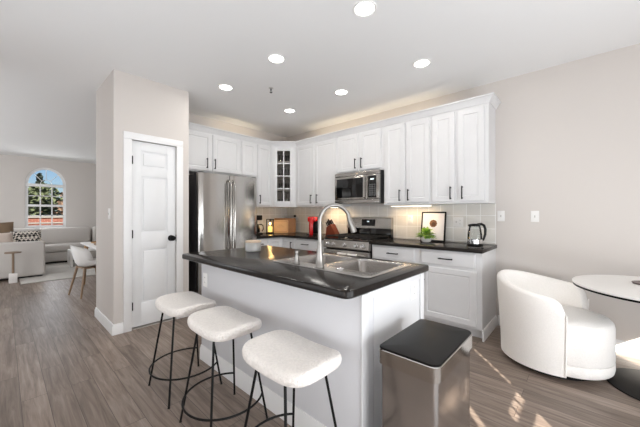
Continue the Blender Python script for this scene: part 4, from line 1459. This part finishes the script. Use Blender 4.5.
# ------------------------------------------------------------------ round table
rt_ = thing('pedestal_table', 'round white table with dark edge and black pedestal by the wall', 'table', (3.14, -0.405, 0))
TR = 0.493
MB().lathe([(TR - 0.006, 0.7065), (TR, 0.7100), (TR, 0.7190), (TR - 0.003, 0.7220), (0.0, 0.7220)], n=72).build('tabletop', M['table_top'], rt_)
MB().lathe([(TR - 0.02, 0.6900), (TR - 0.004, 0.6940), (TR - 0.002, 0.7060), (0.0, 0.7060)], n=72).build('edge_band', M['black'], rt_)
MB().lathe([(0.055, 0.02), (0.045, 0.06), (0.036, 0.2), (0.036, 0.6), (0.06, 0.6680), (0.11, 0.6890), (0.0, 0.6890)], n=32).build('stem', M['black'], rt_)
MB().lathe([(0.30, 0.0), (0.305, 0.004), (0.302, 0.009), (0.15, 0.018), (0.05, 0.024), (0.0, 0.024)], n=56).build('base', M['black'], rt_)
m = MB().lathe([(0.05, 0.0), (0.085, 0.003), (0.09, 0.012), (0.086, 0.013), (0.05, 0.007), (0.0, 0.006)], (3.248, -0.342, 0.7220), 32)
tag(m.build('coaster_dish', mat('dark_plum_ceramic', rgb(92, 74, 72), 0.35)), 'small dark round dish on the white table', 'dish')

# ------------------------------------------------------------------ living room
rug = tag(MB().box(0.22, 7.36, 0.0, 2.6, 9.75, 0.014, 0.004).build('area_rug', M['rug']), 'pale grey rug in the living room', 'rug')
sf = thing('sectional_sofa', 'light grey sectional sofa around the living room corner', 'sofa', (0, 0, 0))
MB().box(-1.0, 7.95, 0.04, 0.555, 10.75, 0.30, 0.03).build('chaise_base', M['sofa'], sf)
MB().box(-0.98, 8.0, 0.0145, 0.54, 10.7, 0.04).build('plinth', M['sofa_dark'], sf)
MB().box(-1.0, 7.90, 0.045, 0.575, 8.12, 0.71, 0.04, 3).build('arm', M['sofa'], sf)
MB().box(-0.55, 8.13, 0.30, 0.565, 9.75, 0.47, 0.05, 3).build('seat_cushion', M['sofa'], sf)
MB().box(-1.0, 8.12, 0.30, -0.62, 10.75, 0.80, 0.05, 3).build('back', M['sofa'], sf)
MB().box(0.56, 9.78, 0.05, 3.0, 10.75, 0.28, 0.03).build('sofa_base', M['sofa'], sf)
MB().box(0.58, 9.82, 0.0, 2.98, 10.72, 0.05).build('plinth', M['sofa_dark'], sf)
for (x0, x1) in ((-0.55, 0.62), (0.63, 1.72), (1.73, 3.0)):
    MB().box(x0, 9.76, 0.285, x1 - 0.01, 10.40, 0.46, 0.05, 3).build('seat_cushion', M['sofa'], sf)
    MB().box(x0 + 0.01, 10.38, 0.40, x1 - 0.02, 10.66, 0.88, 0.07, 3).build('back_cushion', M['sofa'], sf)
MB().box(-0.6, 10.64, 0.05, 3.0, 10.78, 0.80, 0.04, 3).build('back', M['sofa'], sf)

def pillow(label, loc, size, rz, tilt_, material, group='throw pillows on the sectional sofa'):
    t = thing('throw_pillow', label, 'pillow', loc, rz, group)
    n_ = 12
    top, bot = [], []
    m = MB()
    bm = m.bm
    g = {}
    for side in (1, -1):
        for i in range(n_ + 1):
            for j in range(n_ + 1):
                u, v = -1 + 2 * i / n_, -1 + 2 * j / n_
                if side == -1 and (i in (0, n_) or j in (0, n_)):
                    g[(side, i, j)] = g[(1, i, j)]
                    continue
                k = 1 - 0.06 * (1 - abs(u) ** 2) * abs(v) ** 3
                k2 = 1 - 0.06 * (1 - abs(v) ** 2) * abs(u) ** 3
                th_ = 0.085 * ((1 - u ** 4) * (1 - v ** 4)) ** 0.6
                g[(side, i, j)] = bm.verts.new((u * size / 2 * k2, -side * th_, v * size / 2 * k + size / 2))
        for i in range(n_):
            for j in range(n_):
                f = [g[(side, i, j)], g[(side, i + 1, j)], g[(side, i + 1, j + 1)], g[(side, i, j + 1)]]
                bm.faces.new(f if side == 1 else list(reversed(f)))
    m.xf(Matrix.Rotation(R(tilt_), 4, 'X'))
    m.build('cover', material, t, smooth=80)
    return t
pillow('black and cream checked throw pillow at right on sofa', (0.37, 8.62, 0.46), 0.48, R(8), -28, M['pillow_check'])
pillow('beige throw pillow left of checked pillow', (-0.04, 8.42, 0.47), 0.44, R(10), -24, M['pillow_beige'])
pillow('white throw pillow at left front of sofa', (-0.50, 8.32, 0.47), 0.46, R(-10), -20, M['pillow_white'])
pillow('brown throw pillow behind the beige pillow', (-0.10, 9.08, 0.47), 0.64, R(12), -20, M['pillow_brown'])

# drink table in front of the sofa arm
dt = thing('drink_table', 'slim bronze drink table on white marble block before sofa', 'side table', (0.13, 7.66, 0))
MB().box(-0.055, -0.055, 0.0, 0.055, 0.055, 0.17, 0.006).build('base', M['marble'], dt)
MB().cyl((0, 0, 0.17), (0, 0, 0.535), 0.017).build('pole', M['bronze'], dt)
MB().lathe([(0.0, 0.535), (0.105, 0.535), (0.11, 0.54), (0.11, 0.552), (0.105, 0.556), (0.0, 0.556)], n=32).build('tabletop', M['bronze'], dt)
# coffee table beyond
ct_ = thing('coffee_table', 'low white coffee table before the sofa', 'table', (1.6, 9.15, 0.014))
MB().box(-0.52, -0.28, 0.33, 0.52, 0.28, 0.365, 0.006).build('tabletop', M['white'], ct_)
for s in (-1, 1):
    MB().box(s * 0.50 - 0.02, -0.27, 0.0, s * 0.50 + 0.02, 0.27, 0.33, 0.004).build('leg', M['white'], ct_)
# dining table end and shell chair
dn = thing('dining_table', 'white dining table edge showing past the pantry wall', 'table', (1.45, 5.75, 0))
MB().box(-0.52, -0.85, 0.715, 0.52, 0.85, 0.745, 0.006).build('tabletop', M['white'], dn)
for sx in (-1, 1):
    for sy in (-1, 1):
        MB().cyl((sx * 0.45, sy * 0.75, 0.715), (sx * 0.48, sy * 0.8, 0.0), 0.03, 0.02).build('leg', M['wood'], dn)
m = MB().box(1.00, 5.55, 0.7455, 1.26, 5.88, 0.775, 0.004)
tag(m.build('book', M['book']), 'brown book lying on the white dining table', 'book')
tray = tag(MB().lathe([(0.17, 0.0), (0.185, 0.02), (0.18, 0.02), (0.165, 0.006), (0.0, 0.006)], (1.2, 6.25, 0.7455), 28).build('tray', M['wood']), 'round wooden tray on the white dining table', 'tray')
sc = thing('shell_chair', 'white moulded shell chair with wooden legs at dining table', 'chair', (0.93, 5.72, 0), R(12))
# shell faces +x
rings = []
prof_s = [(0.22, 0.455, 0.19), (0.18, 0.445, 0.205), (0.05, 0.432, 0.215), (-0.08, 0.43, 0.215), (-0.15, 0.45, 0.215), (-0.19, 0.51, 0.215), (-0.215, 0.60, 0.205), (-0.235, 0.69, 0.18), (-0.25, 0.755, 0.13), (-0.255, 0.775, 0.07)]
for off in (0, 1):
    pass
outer, inner = [], []
for (x, z, hwid) in prof_s:
    ro_, ri_ = [], []
    for k in range(13):
        v = -1 + 2 * k / 12
        cur = abs(v) ** 2.2
        back = smooth01((0.0 - x) / 0.16)
        xx = x + 0.17 * cur * back
        zz = z + 0.07 * cur * (1 - back) + 0.05 * cur * back * (1 if z < 0.6 else -1.2)
        ro_.append((xx, v * hwid, zz))
        ri_.append((xx + 0.012 * back, v * hwid * 0.97, zz + 0.012 * (1 - back)))
    rings.append(ro_ + list(reversed(ri_)))
MB().loft(rings).build('shell', M['white'], sc, smooth=60)
for sx in (-1, 1):
    for sy in (-1, 1):
        MB().cyl((sx * 0.12, sy * 0.13, 0.437), (sx * 0.20, sy * 0.21, 0.0), 0.019, 0.012).build('leg', M['walnut'], sc)
MB().box(-0.13, -0.14, 0.415, 0.13, 0.14, 0.43).build('frame', M['walnut'], sc)

# ------------------------------------------------------------------ outside the arched window
struct(MB().box(-40, YL + 0.6, -3.2, 50, 70, -3.0).build('ground', M['soil'], smooth=0), 'lawn outside')
bh = thing('brick_house', 'red brick rowhouse seen low through the arched window', 'building', (1.2, 22.0, -3.0))
MB().box(-9, 0, 0.0, 9, 5, 4.02).build('wall', M['brick'], bh)
MB().box(-9.1, -0.08, 4.02, 9.1, 5.1, 4.09).build('coping', M['roof'], bh)
MB().box(-9.02, -0.05, 3.70, 9.02, 0.0, 3.77).build('trim_band', M['roof'], bh)
def make_tree(label, x, y, zb, ht, rad, material, seed, cone=True, group='trees beyond the arched window'):
    t = thing('garden_tree', label, 'tree', (x, y, zb), 0, group)
    MB().cyl((0, 0, 0), (0, 0, ht * 0.8), 0.16, 0.05, 8).build('trunk', M['bark'], t)
    rnd = random.Random(seed)
    m = MB()
    for k in range(1300):
        f = rnd.random() ** 0.8
        z = ht * (0.18 + 0.82 * f)
        if cone: r = rad * (1 - f) * (0.75 + 0.5 * (math.sin(f * 34) * 0.5 + 0.5)) + 0.05
        else: r = rad * math.sqrt(max(0.02, 1 - (2 * f - 1) ** 2))
        rr2 = r * math.sqrt(rnd.random())
        a = rnd.uniform(0, 2 * pi)
        c = Vector((rr2 * cos(a), rr2 * sin(a), z))
        s = rnd.uniform(0.10, 0.24)
        u = Vector((rnd.uniform(-1, 1), rnd.uniform(-1, 1), rnd.uniform(-1, 1))).normalized()
        v = u.orthogonal().normalized()
        m.quad(c - u * s, c + v * s * 0.7, c + u * s, c - v * s * 0.7)
    m.build('crown', material, t, smooth=0)
trees = [('dark conifer at left seen through arched window', -1.2, 36, 7.5, 1.7, 'tree_dark', True),
         ('tall dark conifer at centre of arched window', 2.3, 37, 7.9, 1.7, 'tree_dark', True),
         ('shorter conifer right of centre in arched window', 6.0, 36, 7.3, 1.5, 'tree', True),
         ('brown autumn tree at right behind brick house', 4.3, 30, 6.6, 1.75, 'tree_brown', False),
         ('broad green tree at left behind brick house', 0.2, 29.5, 6.4, 1.85, 'tree', False),
         ('broad dark green tree at centre behind brick house', 2.2, 33, 6.7, 1.8, 'tree', False)]
for i, (lab, x, y, ht, rd, mt, cn) in enumerate(trees):
    make_tree(lab, x, y, -3.0, ht, rd, M[mt], 20 + i, cn)
